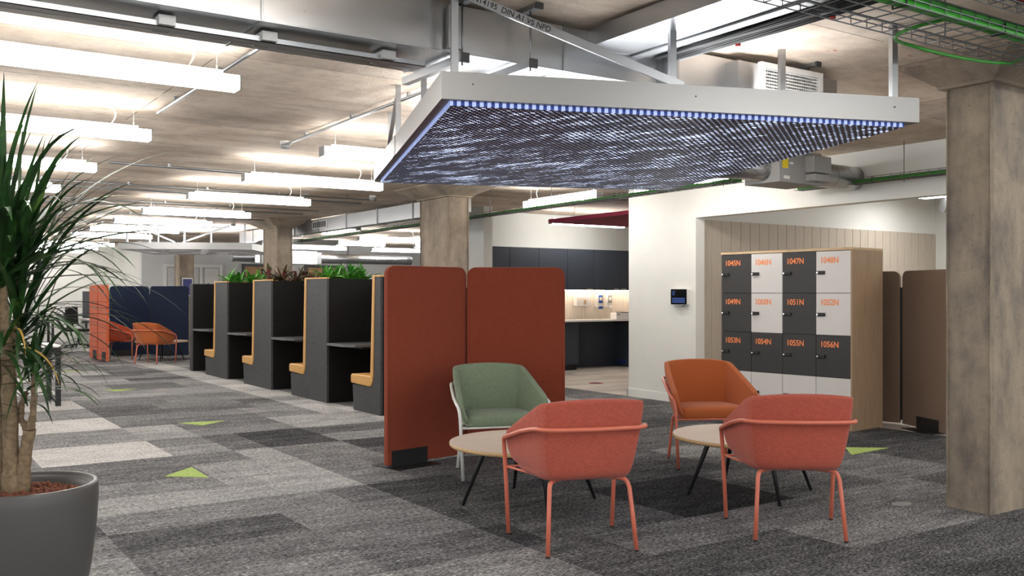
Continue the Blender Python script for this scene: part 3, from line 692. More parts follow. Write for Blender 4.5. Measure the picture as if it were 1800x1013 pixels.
# ------------------------------------------------------------------ lounge chairs
def chair(name_label, x, y, head_deg, fab, frm, proto=[None]):
    # local: +y is the way the sitter faces
    t = thing('lounge_chair', name_label, 'chair', (x, y, 0), math.radians(head_deg - 90), 'lounge chairs')
    # shell: rows of the U section from bottom rim to top rim
    def ring(hb, yb, hf, yf, zb, zf, n=9, bul=0.0):
        pts = []
        # right front -> right back -> left back -> left front
        def side(sg):
            out = []
            for i in range(n):
                f = i / (n - 1)
                xx = hf + (hb - hf) * f ** 1.15; yy = yf + (yb - yf) * f; zz = zf + (zb - zf) * min(1, f * 1.12)
                out.append((sg * (xx + bul * math.sin(PI * f)), yy, zz))
            return out
        R = side(1); L = side(-1)[::-1]
        mid = []
        m = 6
        for i in range(1, m):
            f = i / m; mid.append((hb * (1 - 2 * f), yb - .035 * math.sin(PI * f), zb + .012 * math.sin(PI * f)))
        # pull the back corners in for a rounded look
        R[-1] = (hb * .95, yb + .012, R[-1][2]); L[0] = (-hb * .95, yb + .012, L[0][2])
        return R + mid + L
    rows = [ring(.12, -.12, .15, .14, .372, .385), ring(.210, -.212, .245, .205, .377, .392), ring(.240, -.240, .298, .238, .405, .415),
            ring(.262, -.266, .325, .252, .54, .47), ring(.278, -.296, .340, .247, .68, .53), ring(.282, -.318, .346, .227, .785, .578), ring(.277, -.321, .342, .224, .802, .592)]
    n = len(rows[0]); vs = [p for r in rows for p in r]
    fs = [(i * n + k, i * n + k + 1, (i + 1) * n + k + 1, (i + 1) * n + k) for i in range(len(rows) - 1) for k in range(n - 1)]
    o = MB().add(vs, fs, True).build('shell', fab, t)
    so = o.modifiers.new('solid', 'SOLIDIFY'); so.thickness = .042; so.offset = -1
    # make sure thickness grows inwards
    me = o.data
    c = me.polygons[(len(rows) - 2) * (n - 1) + n // 2]
    if c.normal.y > 0: me.flip_normals()
    sb = o.modifiers.new('sub', 'SUBSURF'); sb.levels = 2; sb.render_levels = 2
    for p in me.polygons: p.use_smooth = True
    # crisp folds where the back meets the sides
    ca = me.attributes.new('crease_edge', 'FLOAT', 'EDGE')
    for i, e in enumerate(me.edges):
        a, b = e.vertices
        if a % n == b % n and (a % n in (8, n - 9)): ca.data[i].value = .75
    # seat cushion
    mb = MB(); N = 8
    def outline(sc_, z, dz=0):
        poly = []
        for i in range(4 * N):
            a = 2 * PI * i / (4 * N) + PI / 4
            c_, s_ = math.cos(a), math.sin(a); e = .32
            ux = math.copysign(abs(c_) ** e, c_); uy = math.copysign(abs(s_) ** e, s_)
            y_ = .02 + uy * .225 * sc_; hw = (.245 + (uy * .5 + .5) * .045) * sc_
            poly.append((ux * hw, y_, z + dz * (1 - sc_)))
        return poly
    ls = [outline(.5, .375), outline(.93, .378), outline(1.0, .40), outline(1.0, .445), outline(.95, .468), outline(.7, .478), outline(.35, .484)]
    vs = [p for l in ls for p in l]; K = 4 * N
    fs = [(i * K + k, i * K + (k + 1) % K, (i + 1) * K + (k + 1) % K, (i + 1) * K + k) for i in range(len(ls) - 1) for k in range(K)]
    fs += [tuple(range(K)), tuple((len(ls) - 1) * K + k for k in reversed(range(K)))]
    mb.add(vs, fs, True).build('seat_cushion', fab, t)
    # hoop: front leg, arm, back, arm, front leg
    r = .0122
    pts = []
    half = [(.312, .262, .008), (.325, .262, .30)] + arc((.334, .262, .46), (.340, .262, .535), (.350, .215, .555), 6) + \
           [(.346, .10, .585), (.330, -.05, .625), (.312, -.17, .650)] + arc((.301, -.235, .660), (.288, -.326, .664), (.20, -.334, .664), 6) + [(.1, -.345, .664)]
    pts = half + [(0, -.351, .664)] + [(-p[0], p[1], p[2]) for p in half[::-1]]
    hp = MB().tube(pts, r, 12).build('arm_hoop', frm, t)
    for s in (-1, 1):
        MB().tube([(s * .312, .262, 0), (s * .3121, .262, .009)], .0125, 12).build('foot_glide', 'black', hp)
        lg = MB().tube([(s * .245, -.262, .008), (s * .232, -.238, .20), (s * .222, -.218, .33)] + arc((s * .219, -.21, .345), (s * .214, -.2, .375), (s * .185, -.175, .376), 5) + [(s * .12, -.1, .372)], r, 12).build('rear_leg', frm, t)
        MB().tube([(s * .245, -.262, 0), (s * .245, -.262, .009)], .0125, 12).build('foot_glide', 'black', lg)
    MB().tube([(-.325, .255, .385), (.325, .255, .385)], .007, 8).tube([(-.325, .255, .385), (-.2, 0, .37)], .007, 8).tube([(.325, .255, .385), (.2, 0, .37)], .007, 8).build('under_frame', frm, t)
    return t
chair('coral woven lounge chair with its back to us, left one, before the green chair', 3.18, 4.10, 71.5, 'f_coral', 'coral_metal')
chair('coral woven lounge chair with its back to us, right one, before the lockers', 4.355, 3.625, 53.3, 'f_coral', 'coral_metal')
chair('sage green lounge chair on a white frame in front of the orange screen', 3.90, 6.01, 251, 'f_green', 'white_metal')
chair('orange lounge chair on a coral frame in front of the white wall', 5.55, 5.44, 242, 'f_orange', 'coral_metal')
A, B = at(257.4, 18.54), at(283, 19.0); hd = math.degrees(math.atan2(B.y - A.y, B.x - A.x)); mid = (A + B) / 2
chair('distant orange lounge chair with its back to us beside the navy screens', mid.x, mid.y, hd, 'f_orange', 'coral_metal')
c_ = at(213, 20.1)
chair('distant rust lounge chair half hidden behind the distant orange chair', c_.x, c_.y, hd - 62, 'f_rust', 'coral_metal')

def coffee_table(x, y, ang, label):
    t = thing('coffee_table', label, 'table', (x, y, 0), ang, 'round coffee tables')
    R = .525
    MB().lathe([(0, .399), (R - .004, .399), (R - .002, .400)], 72).build('table_top', 'table_top', t)
    MB().lathe([(0, .372), (R - .012, .372), (R, .380), (R, .397), (R - .003, .3995)], 72).build('top_edge', 'table_edge', t)
    MB().tube([(0, 0, .352), (0, 0, .372)], .16, 24).build('mounting_plate', 'blk_metal', t)
    for k in range(4):
        a = PI / 4 + k * PI / 2; c, s = math.cos(a), math.sin(a)
        MB().tube([(.445 * c, .445 * s, 0), (.30 * c, .30 * s, .355), (.292 * c, .292 * s, .372)], [.010, .018, .018], 14).build('leg', 'blk_metal', t)
coffee_table(3.545, 5.06, math.atan2(.154, -.412) - PI / 4, 'round pale wood coffee table between coral and green chairs')
coffee_table(4.97, 4.466, math.atan2(.178, -.40) - PI / 4, 'round pale wood coffee table between coral and orange chairs')
c_ = at(284, 19.7); coffee_table(c_.x, c_.y, .5, 'distant round coffee table before the navy screens')

# ------------------------------------------------------------------ fabric screens
def screen(a, b, H, mat, label, foot=(.05, .45), link=False, foot_side=-1, hl=.13, base=.018, plate=True):
    a, b = Vector(a), Vector(b); d = b - a; L = d.length; ang = math.atan2(d.y, d.x)
    t = thing('fabric_screen', label, 'screen', (a.x, a.y, 0), ang, 'free-standing felt screens')
    r = .075; g = .012
    poly = [(0 + .0, base), (L, base)]
    for cx, cz, a0 in ((L - r, H - r, 0), (r, H - r, PI / 2)):
        for i in range(9): poly.append((cx + r * math.cos(a0 + PI / 2 * i / 8), cz + r * math.sin(a0 + PI / 2 * i / 8)))
    o = MB().prism(poly, 'y', -.022, .022).build('felt_panel', mat, t, bevel=.006)
    # stitched edge line
    inner = []
    q = .022; r2 = r - q
    for cx, cz, a0 in ((L - r, H - r, 0), (r, H - r, PI / 2)):
        for i in range(9): inner.append((cx + r2 * math.cos(a0 + PI / 2 * i / 8), -.0225, cz + r2 * math.sin(a0 + PI / 2 * i / 8)))
    mb = MB().tube([(L - q, -.0225, base + .02)] + inner + [(q, -.0225, base + .02)], .0012, 5)
    mb.tube([(x, .0225, z) for x, y, z in [(L - q, 0, base + .02)] + inner + [(q, 0, base + .02)]], .0012, 5).build('edge_stitching', mat, o)
    if foot:
        f0, f1 = foot
        fo = mbox(f0, f1, -.029, .029, .004, hl).build('foot_cover', 'blk_metal', t, bevel=.001)
        if plate: mbox(f0 - .05, f1 + .02, -.17, .17, 0, .005).build('foot_plate', 'blk_metal', fo)
    if link:
        mbox(L + .0, L + link, -.008, .008, .05, H - .17).build('link_strip', 'black', t)
    return t
s0 = at(677.7, 7.39); s1 = at(817, 7.97); s2 = at(821, 7.95); s3 = at(993, 7.93)
screen(s0, s1, 1.583, 'felt_orange', 'tall orange felt screen panel with black foot, left of the green chair', (.045, .40), .022)
screen(s2, s3, 1.583, 'felt_orange', 'tall orange felt screen panel directly behind the green chair', (.40, .75))
b0 = at(1457, 10.42); b1 = at(1583, 9.88); b2 = at(1589, 9.82); b3 = b2 + (at(1655, 9.2) - b2).normalized() * .82
screen(b0, b1, 1.6, 'felt_brown', 'brown felt screen panel partly hidden behind the lockers', (.1, .4), .034)
screen(b2, b3, 1.6, 'felt_brown', 'brown felt screen panel between the lockers and the big column', (.26, .62))
o0 = at(159, 20.4); o1 = at(173, 19.72); o2 = at(174, 19.68); o3 = at(189.5, 19.0)
screen(o0, o1, 1.56, 'felt_bright', 'distant orange felt screen panel seen edge-on, the farther of two', (.4, .75), .012, hl=.2)
screen(o2, o3, 1.56, 'felt_bright', 'distant orange felt screen panel seen edge-on, the nearer of two', (.4, .75), hl=.2)
n0 = at(192.5, 20.9); n1 = at(262.5, 21.3); n2 = at(264.5, 21.3); n3 = at(331, 21.0)
screen(n0, n1, 1.55, 'felt_navy', 'navy felt screen panel behind the distant rust chair, left of two', (.1, .5), .02)
screen(n2, n3, 1.55, 'felt_navy', 'navy felt screen panel next to the black booths, right of two', (.2, .6))

# ------------------------------------------------------------------ booths
X0, X1 = 4.68, 5.45
def booth(yn, yb, ys, ynext, label, thin=False, nplants=None):
    t = thing('seating_booth', label, 'booth', (0, 0, 0), 0, 'black single-seat booths')
    H = 1.555; lean = .04
    prof = [(yn, 0), (ys - .03, 0), (ys, .30), (yb + .12, .30), (yb + .045, .34), (yb + .015, .42), (yb - .03, H), (yn, H)]
    MB().prism(prof, 'x', X0, X0 + .03).build('side_panel', 'osb', t, bevel=.002)
    MB().prism(prof, 'x', X1 - .03, X1).build('side_panel', 'osb', t, bevel=.002)
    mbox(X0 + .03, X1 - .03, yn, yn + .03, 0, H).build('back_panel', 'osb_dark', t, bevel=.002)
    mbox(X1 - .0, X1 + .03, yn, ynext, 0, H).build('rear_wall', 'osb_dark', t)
    if not thin:
        mbox(X0 + .03, X1 - .03, yn + .03, yb - .06, 1.45, 1.50).build('planter_soil', 'soil', t)
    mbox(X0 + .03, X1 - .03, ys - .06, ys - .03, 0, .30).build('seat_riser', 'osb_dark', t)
    # seat and back cushions in yellow vinyl, edges proud of the side panel
    sp = [(ys + .03, .315), (ys + .035, .40), (ys + .015, .425), (yb + .06, .430), (yb + .06, .31), (yb + .12, .303)]
    MB().prism(sp, 'x', X0 - .012, X1 - .03).build('seat_cushion', 'yellow', t, bevel=.016, seg=3)
    bp = [(yb + .075, .40), (yb + .10, .33), (yb + .055, .315), (yb + .018, .37), (yb + .004, .45), (yb - .035, H + .0), (yb - .035, H + .022), (yb + .015, H + .022)]
    MB().prism(bp, 'x', X0 - .012, X1 - .03).build('back_cushion', 'yellow', t, bevel=.010, seg=3)
    mbox(X0 - .006, X0 + .035, yn - .004, yb - .02, H, H + .018).build('top_piping', 'yellow', t, bevel=.004)
    return t
YN = [9.59, 11.10, 13.10, 15.13, 17.12]
def booth_table(parent, y):
    # table fixed to a back panel at y, reaching towards the camera side
    pr = [(X0, y), (X0, y - .50), (X0 + .10, y - .62), (X1, y - .64), (X1, y)]
    MB().prism(pr, 'z', .722, .752).build('table_top', 'shelf_edge', parent, bevel=.002)
    mbox(X0 + .25, X0 + .45, y - .50, y, .69, .722).build('table_bracket', 'blk_metal', parent)
b1_ = booth(9.59, 9.76, 10.33, 11.10, 'black booth with yellow L-shaped cushion nearest the orange screen')
b2_ = booth(11.10, 11.80, 12.34, 13.10, 'black booth with yellow seat, second from the orange screen')
b3_ = booth(13.10, 13.84, 14.33, 15.13, 'black booth with yellow seat below the red-leaved plants')
b4_ = booth(15.13, 15.78, 16.34, 17.12, 'black booth with yellow seat farthest from us')
booth_table(b2_, 11.10); booth_table(b3_, 13.10); booth_table(b4_, 15.13)
t = thing('booth_end_panel', 'black end panel with a small table closing the booth row', 'booth', group='black single-seat booths')
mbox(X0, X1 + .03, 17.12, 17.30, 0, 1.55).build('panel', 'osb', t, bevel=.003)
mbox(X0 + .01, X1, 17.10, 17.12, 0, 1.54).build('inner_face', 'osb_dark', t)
booth_table(t, 17.10)

# ------------------------------------------------------------------ leaves and plants
def strap(mb, base, az, el, L, wd, droop, n=9, twist=0, fold=.25):
    p = Vector(base); d = Vector((math.cos(az) * math.cos(el), math.sin(az) * math.cos(el), math.sin(el)))
    side = Vector((-math.sin(az), math.cos(az), 0)); vs = []; ds = L / n
    for i in range(n + 1):
        f = i / n; wv = wd * (.35 + .65 * min(1, f * 5)) * (1 - f ** 2.6) ** .8 if f < 1 else 0
        wv = max(wv, .0006); up = side.cross(d).normalized()
        if up.z < 0: up = -up
        s_ = (side + up * twist * f).normalized()
        vs += [p - s_ * wv / 2 + up * wv * fold, p.copy(), p + s_ * wv / 2 + up * wv * fold]
        p = p + d * ds; d = (d + Vector((0, 0, -droop * (.15 + 1.2 * f) * ds / L * 1.5))).normalized()
    fs = []
    for i in range(n):
        a = i * 3; fs += [(a, a + 1, a + 4, a + 3), (a + 1, a + 2, a + 5, a + 4)]
    mb.add(vs, fs, True)
def small_plant(loc, label, kind, rnd, grp, s=1.0):
    t = thing('leafy_plant' if kind == 'green' else 'red_leaf_plant', label, 'plant', loc, 0, grp)
    mb = MB()
    n = 26 if kind == 'green' else 20
    for i in range(n):
        az = rnd.uniform(0, 2 * PI); el = rnd.uniform(.25, 1.35)
        L = s * rnd.uniform(.16, .30) if kind == 'green' else s * rnd.uniform(.2, .36)
        strap(mb, (rnd.uniform(-.03, .03), rnd.uniform(-.03, .03), rnd.uniform(0, .05)), az, el, L, L * (.22 if kind == 'green' else .19), rnd.uniform(.5, 1.3), 7, rnd.uniform(-.5, .5))
    mb.build('foliage', 'leaf_green' if kind == 'green' else 'leaf_red', t)
    MB().tube([(0, 0, 0), (0, 0, .08)], .012, 8).build('stem', 'trunk', t)
rnd = random.Random(3)
pos4 = ['nearest the aisle', 'second from the aisle', 'third from the aisle', 'farthest from the aisle']
for yc, kind, blk, desc in ((15.42, 'green', 'farthest planter', 'bright green bushy plant'), (13.42, 'red', 'middle planter', 'red and green leaved plant'), (11.42, 'green', 'planter by the orange screen', 'glossy green plant')):
    for k in range(4):
        small_plant((X0 + .12 + k * .175, yc + rnd.uniform(-.1, .1), 1.50), '%s in the %s, %s' % (desc, blk, pos4[k]), kind, rnd, 'plants on the booths', 1.0)
small_plant((5.15, 12.75, 1.40), 'red and green leaved plant trailing between two booths', 'red', rnd, 'plants on the booths', .9)

# big potted dracaena
pc = at(41, 3.97)
pot = thing('plant_pot', 'large round anthracite pot at the bottom left corner', 'pot', (pc.x, pc.y, 0))
Rp = .29; zr = .56
MB().lathe([(0, 0), (.20, 0), (.225, .015), (.262, .20), (.283, .38), (.291, .50), (Rp, zr - .012), (Rp - .004, zr), (Rp - .018, zr + .001), (Rp - .022, zr - .01), (Rp - .03, zr - .014), (Rp - .055, zr - .03), (Rp - .06, zr - .1)], 96).build('pot_body', 'pot', pot)
MB().lathe([(0, zr - .06), (Rp - .058, zr - .06)], 40).build('granule_bed', 'clay', pot)
gr = MB(); rnd = random.Random(11)
for i in range(750):
    a = rnd.uniform(0, 2 * PI); r_ = (Rp - .075) * math.sqrt(rnd.random()); s_ = rnd.uniform(.006, .0135)
    c = Vector((r_ * math.cos(a), r_ * math.sin(a), zr - .058 + rnd.uniform(0, .018) + (.012 if r_ < .15 else 0)))
    ph = rnd.uniform(0, 3)
    vs = [c + Vector((0, 0, s_))] + [c + Vector((s_ * math.cos(ph + k * PI / 3) * rnd.uniform(.8, 1.2), s_ * math.sin(ph + k * PI / 3) * rnd.uniform(.8, 1.2), s_ * z_)) for z_ in (.45, -.45) for k in range(6)] + [c - Vector((0, 0, s_))]
    fs = [(0, 1 + k, 1 + (k + 1) % 6) for k in range(6)] + [(1 + k, 7 + k, 7 + (k + 1) % 6, 1 + (k + 1) % 6) for k in range(6)] + [(13, 7 + (k + 1) % 6, 7 + k) for k in range(6)]
    gr.add(vs, fs, True)
go = gr.build('clay_granules', 'clay'); go.location = (pc.x, pc.y, 0); tag(go, 'reddish clay granules filling the anthracite pot', 'granules', None, 'stuff')
pl = thing('dracaena', 'tall dracaena with arching dark green strap leaves in the anthracite pot', 'plant', (pc.x, pc.y, zr - .06))
Rv = Vector((RGT[0], RGT[1], 0)); Fv = Vector((FWD[0], FWD[1], 0))
def lp(px, py, dd=0):       # local point at bearing px, py, dd metres behind the pot centre
    d = 3.97 + dd; q = at(px, d); return Vector((q.x - pc.x, q.y - pc.y, EYE + d * (519 - py) / 1665 - (zr - .06)))
def trunk(pts, radii, name='trunk'):
    P_ = []; R_ = []
    for i in range(len(pts) - 1):
        for k in range(6):
            f = k / 6; P_.append(pts[i].lerp(pts[i + 1], f) + Vector((rnd.uniform(-.003, .003), rnd.uniform(-.003, .003), 0))); R_.append((radii[i] * (1 - f) + radii[i + 1] * f) * rnd.uniform(.95, 1.07))
    P_.append(pts[-1]); R_.append(radii[-1])
    return MB().tube(P_, R_, 12).build(name, 'trunk', pl)
trunk([lp(25, 876), lp(20, 800), lp(14, 640), lp(6, 560), lp(2, 470)], [.050, .032, .026, .022, .018])
trunk([lp(2, 876, .05), lp(4, 760, .03), lp(-6, 640), lp(-14, 560, -.02), lp(-12, 480, -.05)], [.03, .018, .018, .02, .018])
trunk([lp(38, 874), lp(44, 800), lp(52, 755)], [.034, .024, .026])
trunk([lp(52, 756), lp(59, 730), lp(60, 690), lp(62, 655)], [.02, .013, .012, .012], 'branch')
trunk([lp(50, 757), lp(38, 740, .02), lp(37, 715, .02), lp(47, 690, .02)], [.018, .012, .012, .011], 'branch')
trunk([lp(14, 640), lp(24, 600, .1), lp(30, 560, .12)], [.02, .016, .015], 'branch')
mb = MB()
for i in range(40):       # root flare knobs
    a = rnd.uniform(0, 2 * PI); mb.tube([Vector((0, 0, .0)) + lp(22, 878) * 1 + Vector((.05 * math.cos(a), .05 * math.sin(a), -.01)), lp(22, 850) + Vector((.03 * math.cos(a), .03 * math.sin(a), 0))], [.012, .005], 6)
mb.build('root_flare', 'trunk', pl)
def crown(c, n, Lr, wr, name, elr=(.1, 1.45), dr=(.5, 1.7), mat='leaf', azf=None):
    mb = MB()
    for i in range(n):
        az = rnd.uniform(0, 2 * PI) if azf is None else azf(); el = rnd.uniform(*elr)
        strap(mb, c + Vector((rnd.uniform(-.015, .015), rnd.uniform(-.015, .015), rnd.uniform(-.10, .06))), az, el, rnd.uniform(*Lr), rnd.uniform(*wr), rnd.uniform(*dr), 12, rnd.uniform(-.4, .4), .12)
    return mb.build(name, mat, pl)
crown(lp(-12, 480, -.05), 44, (.55, .88), (.024, .040), 'leaf_crown', (.3, 1.5), (.5, 1.8))
crown(lp(8, 470), 56, (.50, .92), (.022, .036), 'leaf_crown', (.2, 1.5), (.5, 1.9))
crown(lp(34, 560, .12), 70, (.48, .78), (.017, .027), 'leaf_crown', (.05, 1.5), (.5, 2.0))
crown(lp(34, 490, .15), 44, (.45, .85), (.016, .028), 'leaf_crown', (.1, 1.4), (.5, 2.0))
crown(lp(62, 655), 40, (.26, .44), (.014, .020), 'leaf_crown', (-.2, 1.45), (.7, 2.0))
crown(lp(47, 688, .02), 26, (.24, .38), (.012, .018), 'leaf_crown', (-.2, 1.3), (.7, 2.0))
crown(lp(0, 600), 24, (.35, .60), (.018, .028), 'leaf_crown', (-.1, .9), (1.4, 2.6))
crown(lp(22, 590), 7, (.25, .45), (.010, .016), 'dry_leaves', (-.3, .6), (1.8, 2.8), 'leaf_dry')
trunk([lp(30, 560, .12), lp(34, 480, .15)], [.014, .012], 'branch')

# ------------------------------------------------------------------ lockers
l0 = Vector((7.858, 7.489)); l1 = Vector((8.005, 5.884)); dl = (l1 - l0); WL = dl.length; angl = math.atan2(dl.y, dl.x)
lk = thing('locker_bank', 'bank of sixteen numbered lockers in an oak case', 'lockers', (l0.x, l0.y, 0), angl)
DL = .57   # local: x along front (left to right as seen), +y behind
mbox(0, .018, .012, DL, 0, 1.80).build('side_panel', 'oak', lk, bevel=.001); mbox(WL - .018, WL, .0, DL, 0, 1.80).build('side_panel', 'oak', lk, bevel=.001)
mbox(-.004, WL + .004, -.004, DL, 1.80, 1.825).build('top_board', 'oak_top', lk, bevel=.001)
mbox(.018, WL - .018, .012, .03, 0, .092).build('plinth', 'oak', lk)
mbox(.018, WL - .018, .022, DL - .01, .092, 1.80).build('carcass', 'lock_black', lk)
zr_ = [.095, .52, .945, 1.37, 1.796]; cw = (WL - .012) / 4
nums = [[None] * 4, ['1053N', '1054N', '1055N', '1056N'], ['1049N', '1050N', '1051N', '1052N'], ['1045N', '1046N', '1047N', '1048N']]
for r_ in range(4):
    for c in range(4):
        mat = 'lock_white' if r_ == 0 else ('lock_black' if r_ == 1 or c % 2 == 0 else 'lock_white')
        x0 = .006 + c * cw + .0025; x1 = .006 + (c + 1) * cw - .0025; z0 = zr_[r_] + .0025; z1 = zr_[r_ + 1] - .0025
        dd = mbox(x0, x1, .0, .018, z0, z1).build('door', mat, lk, bevel=.0015)
        dd['label'] = 'pale grey door' if mat == 'lock_white' else 'charcoal door'
        zl = z1 - .215
        lo = mbox(x0 + .012, x0 + .105, -.016, .0, zl - .018, zl + .018).build('lock', 'black', dd, bevel=.005)
        MB().tube([(x0 + .028, -.030, zl), (x0 + .028, -.012, zl)], .009, 14).build('lock_knob', 'chrome', dd)
        if nums[r_][c]:
            text_mesh('number_' + 'lettering', nums[r_][c], .083, 'num', dd, (x0 + .046, -.0012, z1 - .118), (PI / 2, 0, 0), bold=.0018, ext=.0006, xs=.92)
b = mbox(-.11, .11, -.05, .05, 0, .012).build('remote_puck', 'black', None, bevel=.004)
pp = Matrix.Translation((l0.x, l0.y, 0)) @ Matrix.Rotation(angl, 4, 'Z') @ Vector((1.13, .25, 1.825)); b.location = pp; b.rotation_euler[2] = angl
tag(b, 'small black object lying on top of the lockers', 'box')

# ------------------------------------------------------------------ wall tablet
t = thing('wall_tablet', 'dark room booking tablet on the white wall', 'tablet', (8.33, 8.62, 1.33))
mbox(-.03, .02, -.14, .14, -.10, .095).build('casing', 'white_plastic', t, bevel=.006)
mbox(-.035, -.03, -.14, .14, -.095, .095).build('screen_glass', 'screen_blk', t, bevel=.002)
mb = MB()
for i in range(3):
    for k in range(9): mb.box(-.0365, -.035, .11 - k * .025 - .02, .11 - k * .025, -.075 + i * .022, -.058 + i * .022)
mb.build('screen_keys', simple('dim blue keys', rgb(44, 66, 120), .3, emit=.25), t)
mbox(-.0365, -.035, .06, .11, .06, .066).box(-.0365, -.035, .07, .11, .04, .046).box(-.0365, -.035, .07, .11, .022, .027).build('screen_text', 'screen_blue', t)
mbox(-.05, 0, -.07, .07, -.118, -.104).build('bracket', 'box_grey', t, bevel=.003)

# ------------------------------------------------------------------ kitchen
KY = 13.97
xs = [8.53, 9.092, 9.707, 10.339, 10.949, 11.579, 12.2, 12.79]
for i in range(7):
    nm = ['half hidden at the left wall', 'second from the left wall', 'third from the left wall', 'above the paper towel dispenser', 'above the soap dispensers', 'above the tap', 'at the right wall'][i]
    t = thing('wall_cupboard', 'navy kitchen wall cupboard %s' % nm, 'cupboard', (xs[i], 13.58, 0), 0, 'navy wall cupboards')
    wd = xs[i + 1] - xs[i]
    mbox(.001, wd - .001, .02, KY - 13.58, 1.45, 2.185).build('carcass', 'cab_navy', t)
    dd = mbox(.003, wd - .003, 0, .019, 1.44, 2.183).build('door', 'cab_navy', t, bevel=.002)
    if i in (3, 5): pass
    mbox(wd - .16 if i != 5 else .0 + .02, wd - .04 if i != 5 else .14, -.012, .0, 1.455, 1.468).build('handle', 'handle', dd)
t = thing('led_strip', 'warm light strip under the navy wall cupboards', 'light', (8.6, 13.80, 1.435))
mbox(0, 4.15, -.01, .01, 0, .012).build('strip', simple('warm led', (1, .80, .62, 1), .4, emit=14), t)
tl = NT('ribbed cream tiles'); tl.b.inputs['Roughness'].default_value = .3
br_ = tl.n('ShaderNodeTexBrick'); tl.link(tl.coord((1, 1, 1), False, (PI / 2, 0, 0)), br_.inputs['Vector'])
mbt = MB()
for i in range(85): mbt.box(8.53 + i * .05, 8.53 + i * .05 + .047, KY - .008, KY, .90, 1.20).box(8.53 + i * .05, 8.53 + i * .05 + .047, KY - .008, KY, 1.203, 1.45)
struct('trim_3', mbt, simple('cream splashback tile', rgb(222, 212, 200), .3), bevel=.001)
o = mbox(8.53, 12.79, 13.44, KY, .868, .90).build('kitchen_worktop', 'worktop', bevel=.003); tag(o, 'continuous white worktop in the kitchen', 'worktop')
for i, (x0, x1) in enumerate(((8.53, 9.1), (9.1, 9.8), (9.8, 10.53))):
    t = thing('base_cupboard', 'navy base cupboard %s' % ['against the left wall, behind the orange screen', 'in the middle, behind the orange screen', 'ending at the open recess under the worktop'][i], 'cupboard', (x0, 13.5, 0), 0, 'navy base cupboards')
    mbox(0, x1 - x0, .02, KY - 13.512, .1, .866).build('carcass', 'cab_navy', t); mbox(.002, x1 - x0 - .002, 0, .019, .10, .84).build('door', 'cab_navy', t, bevel=.002)
    mbox(0, x1 - x0 - .02, .05, .07, 0, .1).build('plinth', 'black', t)
t = thing('worktop_recess', 'dark navy open recess under the worktop', 'cupboard', (10.53, 13.5, 0))
mbox(.0, 1.24, KY - 13.5 - .02, KY - 13.5, 0, .866).build('back_board', 'cab_navy', t)
mbox(1.22, 1.24, 0, KY - 13.52, 0, .866).build('side_board', 'cab_navy', t)
mbox(1.212, 1.22, .12, .36, .05, .13).build('blue_vent', simple('dark blue vent', rgb(40, 56, 120), .5), t)
t = thing('towel_dispenser', 'white paper towel dispenser on the kitchen tiles', 'dispenser', (10.95, KY - .01, 1.23), 0)
mbox(-.20, .13, -.12, 0, -.09, .11).build('casing', 'white_plastic', t, bevel=.02); mbox(-.03, .02, -.124, -.119, -.05, .03).build('window', 'oak_top', t, bevel=.01)
for x, blue, l in ((11.33, True, 'white soap dispenser with a blue front'), (11.56, False, 'white soap dispenser with a grey front right of the blue one')):
    t = thing('soap_dispenser', l, 'dispenser', (x, KY - .01, 1.25), 0)
    mbox(-.08, .06, -.10, 0, -.13, .14).build('casing', 'white_plastic', t, bevel=.015)
    mbox(-.045, .05, -.108, -.10, -.05, .10).build('front', 'blue_plastic' if blue else 'box_grey', t, bevel=.01)
    mbox(-.03, .03, -.112, -.107, 0, .06).build('label', 'white_plastic', t); mbox(-.04, .05, -.12, -.08, -.16, -.11).build('push_bar', 'blue_plastic' if blue else 'white_plastic', t, bevel=.01)
t = thing('towel_box', 'white box with a black top flap on the worktop', 'box', (11.60, 13.62, .90), 0)
mbox(-.16, .16, -.09, .09, 0, .12).build('body', 'white_plastic', t, bevel=.008); mbox(-.03, .15, -.085, .085, .12, .135).build('flap', 'black', t, bevel=.004); mbox(-.14, -.08, -.094, -.09, .085, .1).build('slot', 'black', t)
t = thing('kitchen_tap', 'slim chrome tap with a blue and red tip', 'tap', (11.98, 13.78, .90), 0)
MB().tube([(0, 0, 0), (0, 0, .30)], .018, 14).build('column', 'handle', t); MB().tube([(0, 0, .29), (0, -.12, .30), (0, -.13, .27)], .012, 12).build('spout', 'handle', t)
MB().tube([(0, 0, .30), (0, 0, .35)], .015, 12).build('lever', 'red_cable', t)
o = MB().lathe([(0, .004), (.09, .004), (.09, .006), (0, .006)], 24).build('floor_sticker', simple('navy sticker', rgb(40, 36, 60), .6), loc=(9.15, 11.3, 0)); tag(o, 'round navy and red sticker on the kitchen floor', 'floor marking')
MB().lathe([(.09, .004), (.11, .004), (.11, .0065), (.09, .0065)], 24).build('sticker_rim', simple('coral rim', rgb(220, 90, 70), .6), o)

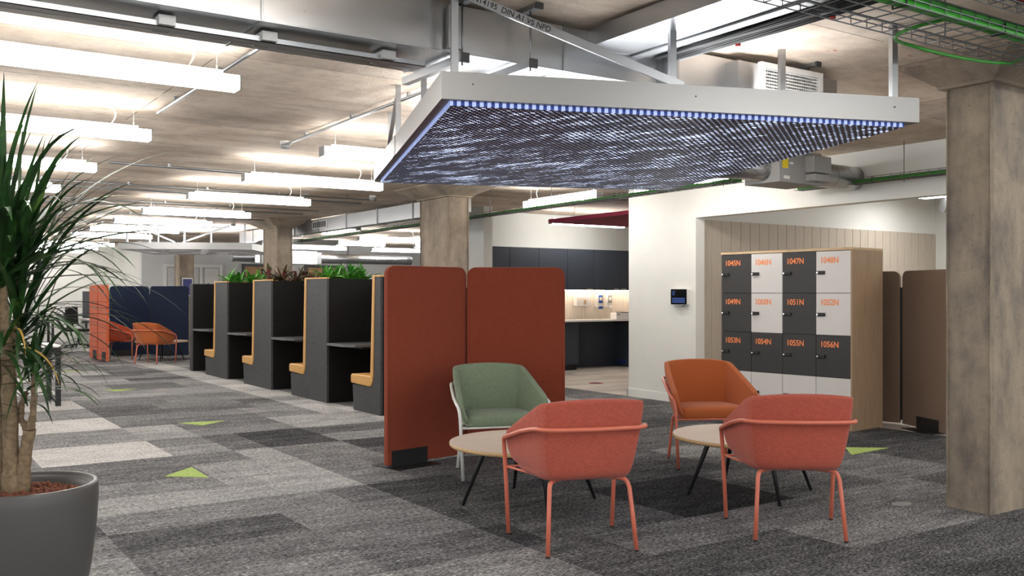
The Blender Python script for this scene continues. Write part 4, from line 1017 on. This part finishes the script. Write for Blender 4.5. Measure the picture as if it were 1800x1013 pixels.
# ------------------------------------------------------------------ desks at the far left
def desk(x, y, w_, d_, label, mat='white_plastic'):
    t = thing('office_desk', label, 'desk', (x, y, 0))
    mbox(-w_, 0, 0, d_, .715, .74).build('desk_top', mat, t, bevel=.003)
    for a, b in ((0, 0), (-w_ + .06, 0), (0, d_ - .06), (-w_ + .06, d_ - .06)):
        mbox(a - .06, a, b, b + .06, 0, .715).build('leg', 'blk_metal', t, bevel=.003)
    mbox(-w_ + .02, -.02, .02, .06, .665, .715).build('rail', 'blk_metal', t)
desk(1.88, 12.62, 1.6, .8, 'white desk with black square legs behind the big plant')
desk(3.9, 27.3, 1.6, .8, 'far white desk by the back wall')
desk(2.0, 25.4, 1.6, .8, 'white desk left of the far office chair')
tag(mbox(-2.0, 1.3, 22.0, 22.4, 0, 1.05).build('low_cupboard', 'white_plastic', bevel=.004), 'low white cupboard behind the big plant', 'cupboard')
t = thing('office_chair', 'black swivel office chair near the distant orange screens', 'office chair', at(138, 24.2), .6)
for k in range(5):
    a = k * 2 * PI / 5; lg = MB().tube([(0, 0, .10), (.30 * math.cos(a), .30 * math.sin(a), .07)], [.025, .015], 8).build('base_arm', 'black', t)
    MB().tube([(.30 * math.cos(a) - .012, .30 * math.sin(a), .03), (.30 * math.cos(a) + .012, .30 * math.sin(a), .03)], .03, 12).build('castor', 'black', lg)
MB().tube([(0, 0, .08), (0, 0, .42)], .03, 10).build('gas_lift', 'black', t)
mbox(-.24, .24, -.24, .22, .42, .49).build('seat', 'black', t, bevel=.03, seg=4)
MB().prism([(-.22, .60), (.22, .60), (.19, 1.05), (-.19, 1.05)], 'y', .22, .26).build('backrest', 'black', t, bevel=.015); mbox(-.03, .03, .2, .25, .44, .65).build('back_stem', 'black', t)
for s in (-1, 1): mbox(s * .27 - .02, s * .27 + .02, -.1, .15, .64, .67).box(s * .27 - .015, s * .27 + .015, 0, .04, .46, .64).build('armrest', 'black', t, bevel=.004)
t = thing('desk_divider', 'grey and pink desk divider behind the distant orange screens', 'divider', at(180, 25, 0), -.5)
mbox(-.5, .5, -.02, .02, .74, 1.45).build('panel', 'frame_dark', t); mbox(-.5, .5, -.3, .3, .7, .74).build('top', 'white_plastic', t)
mbox(-.5, -.45, -.3, .3, 0, .7).build('leg_panel', 'white_plastic', t); mbox(.45, .5, -.3, .3, 0, .7).build('leg_panel', 'white_plastic', t); mbox(-.3, .1, -.06, -.02, .8, 1.1).build('cushion', simple('dusty pink felt', rgb(170, 120, 122), .9), t)
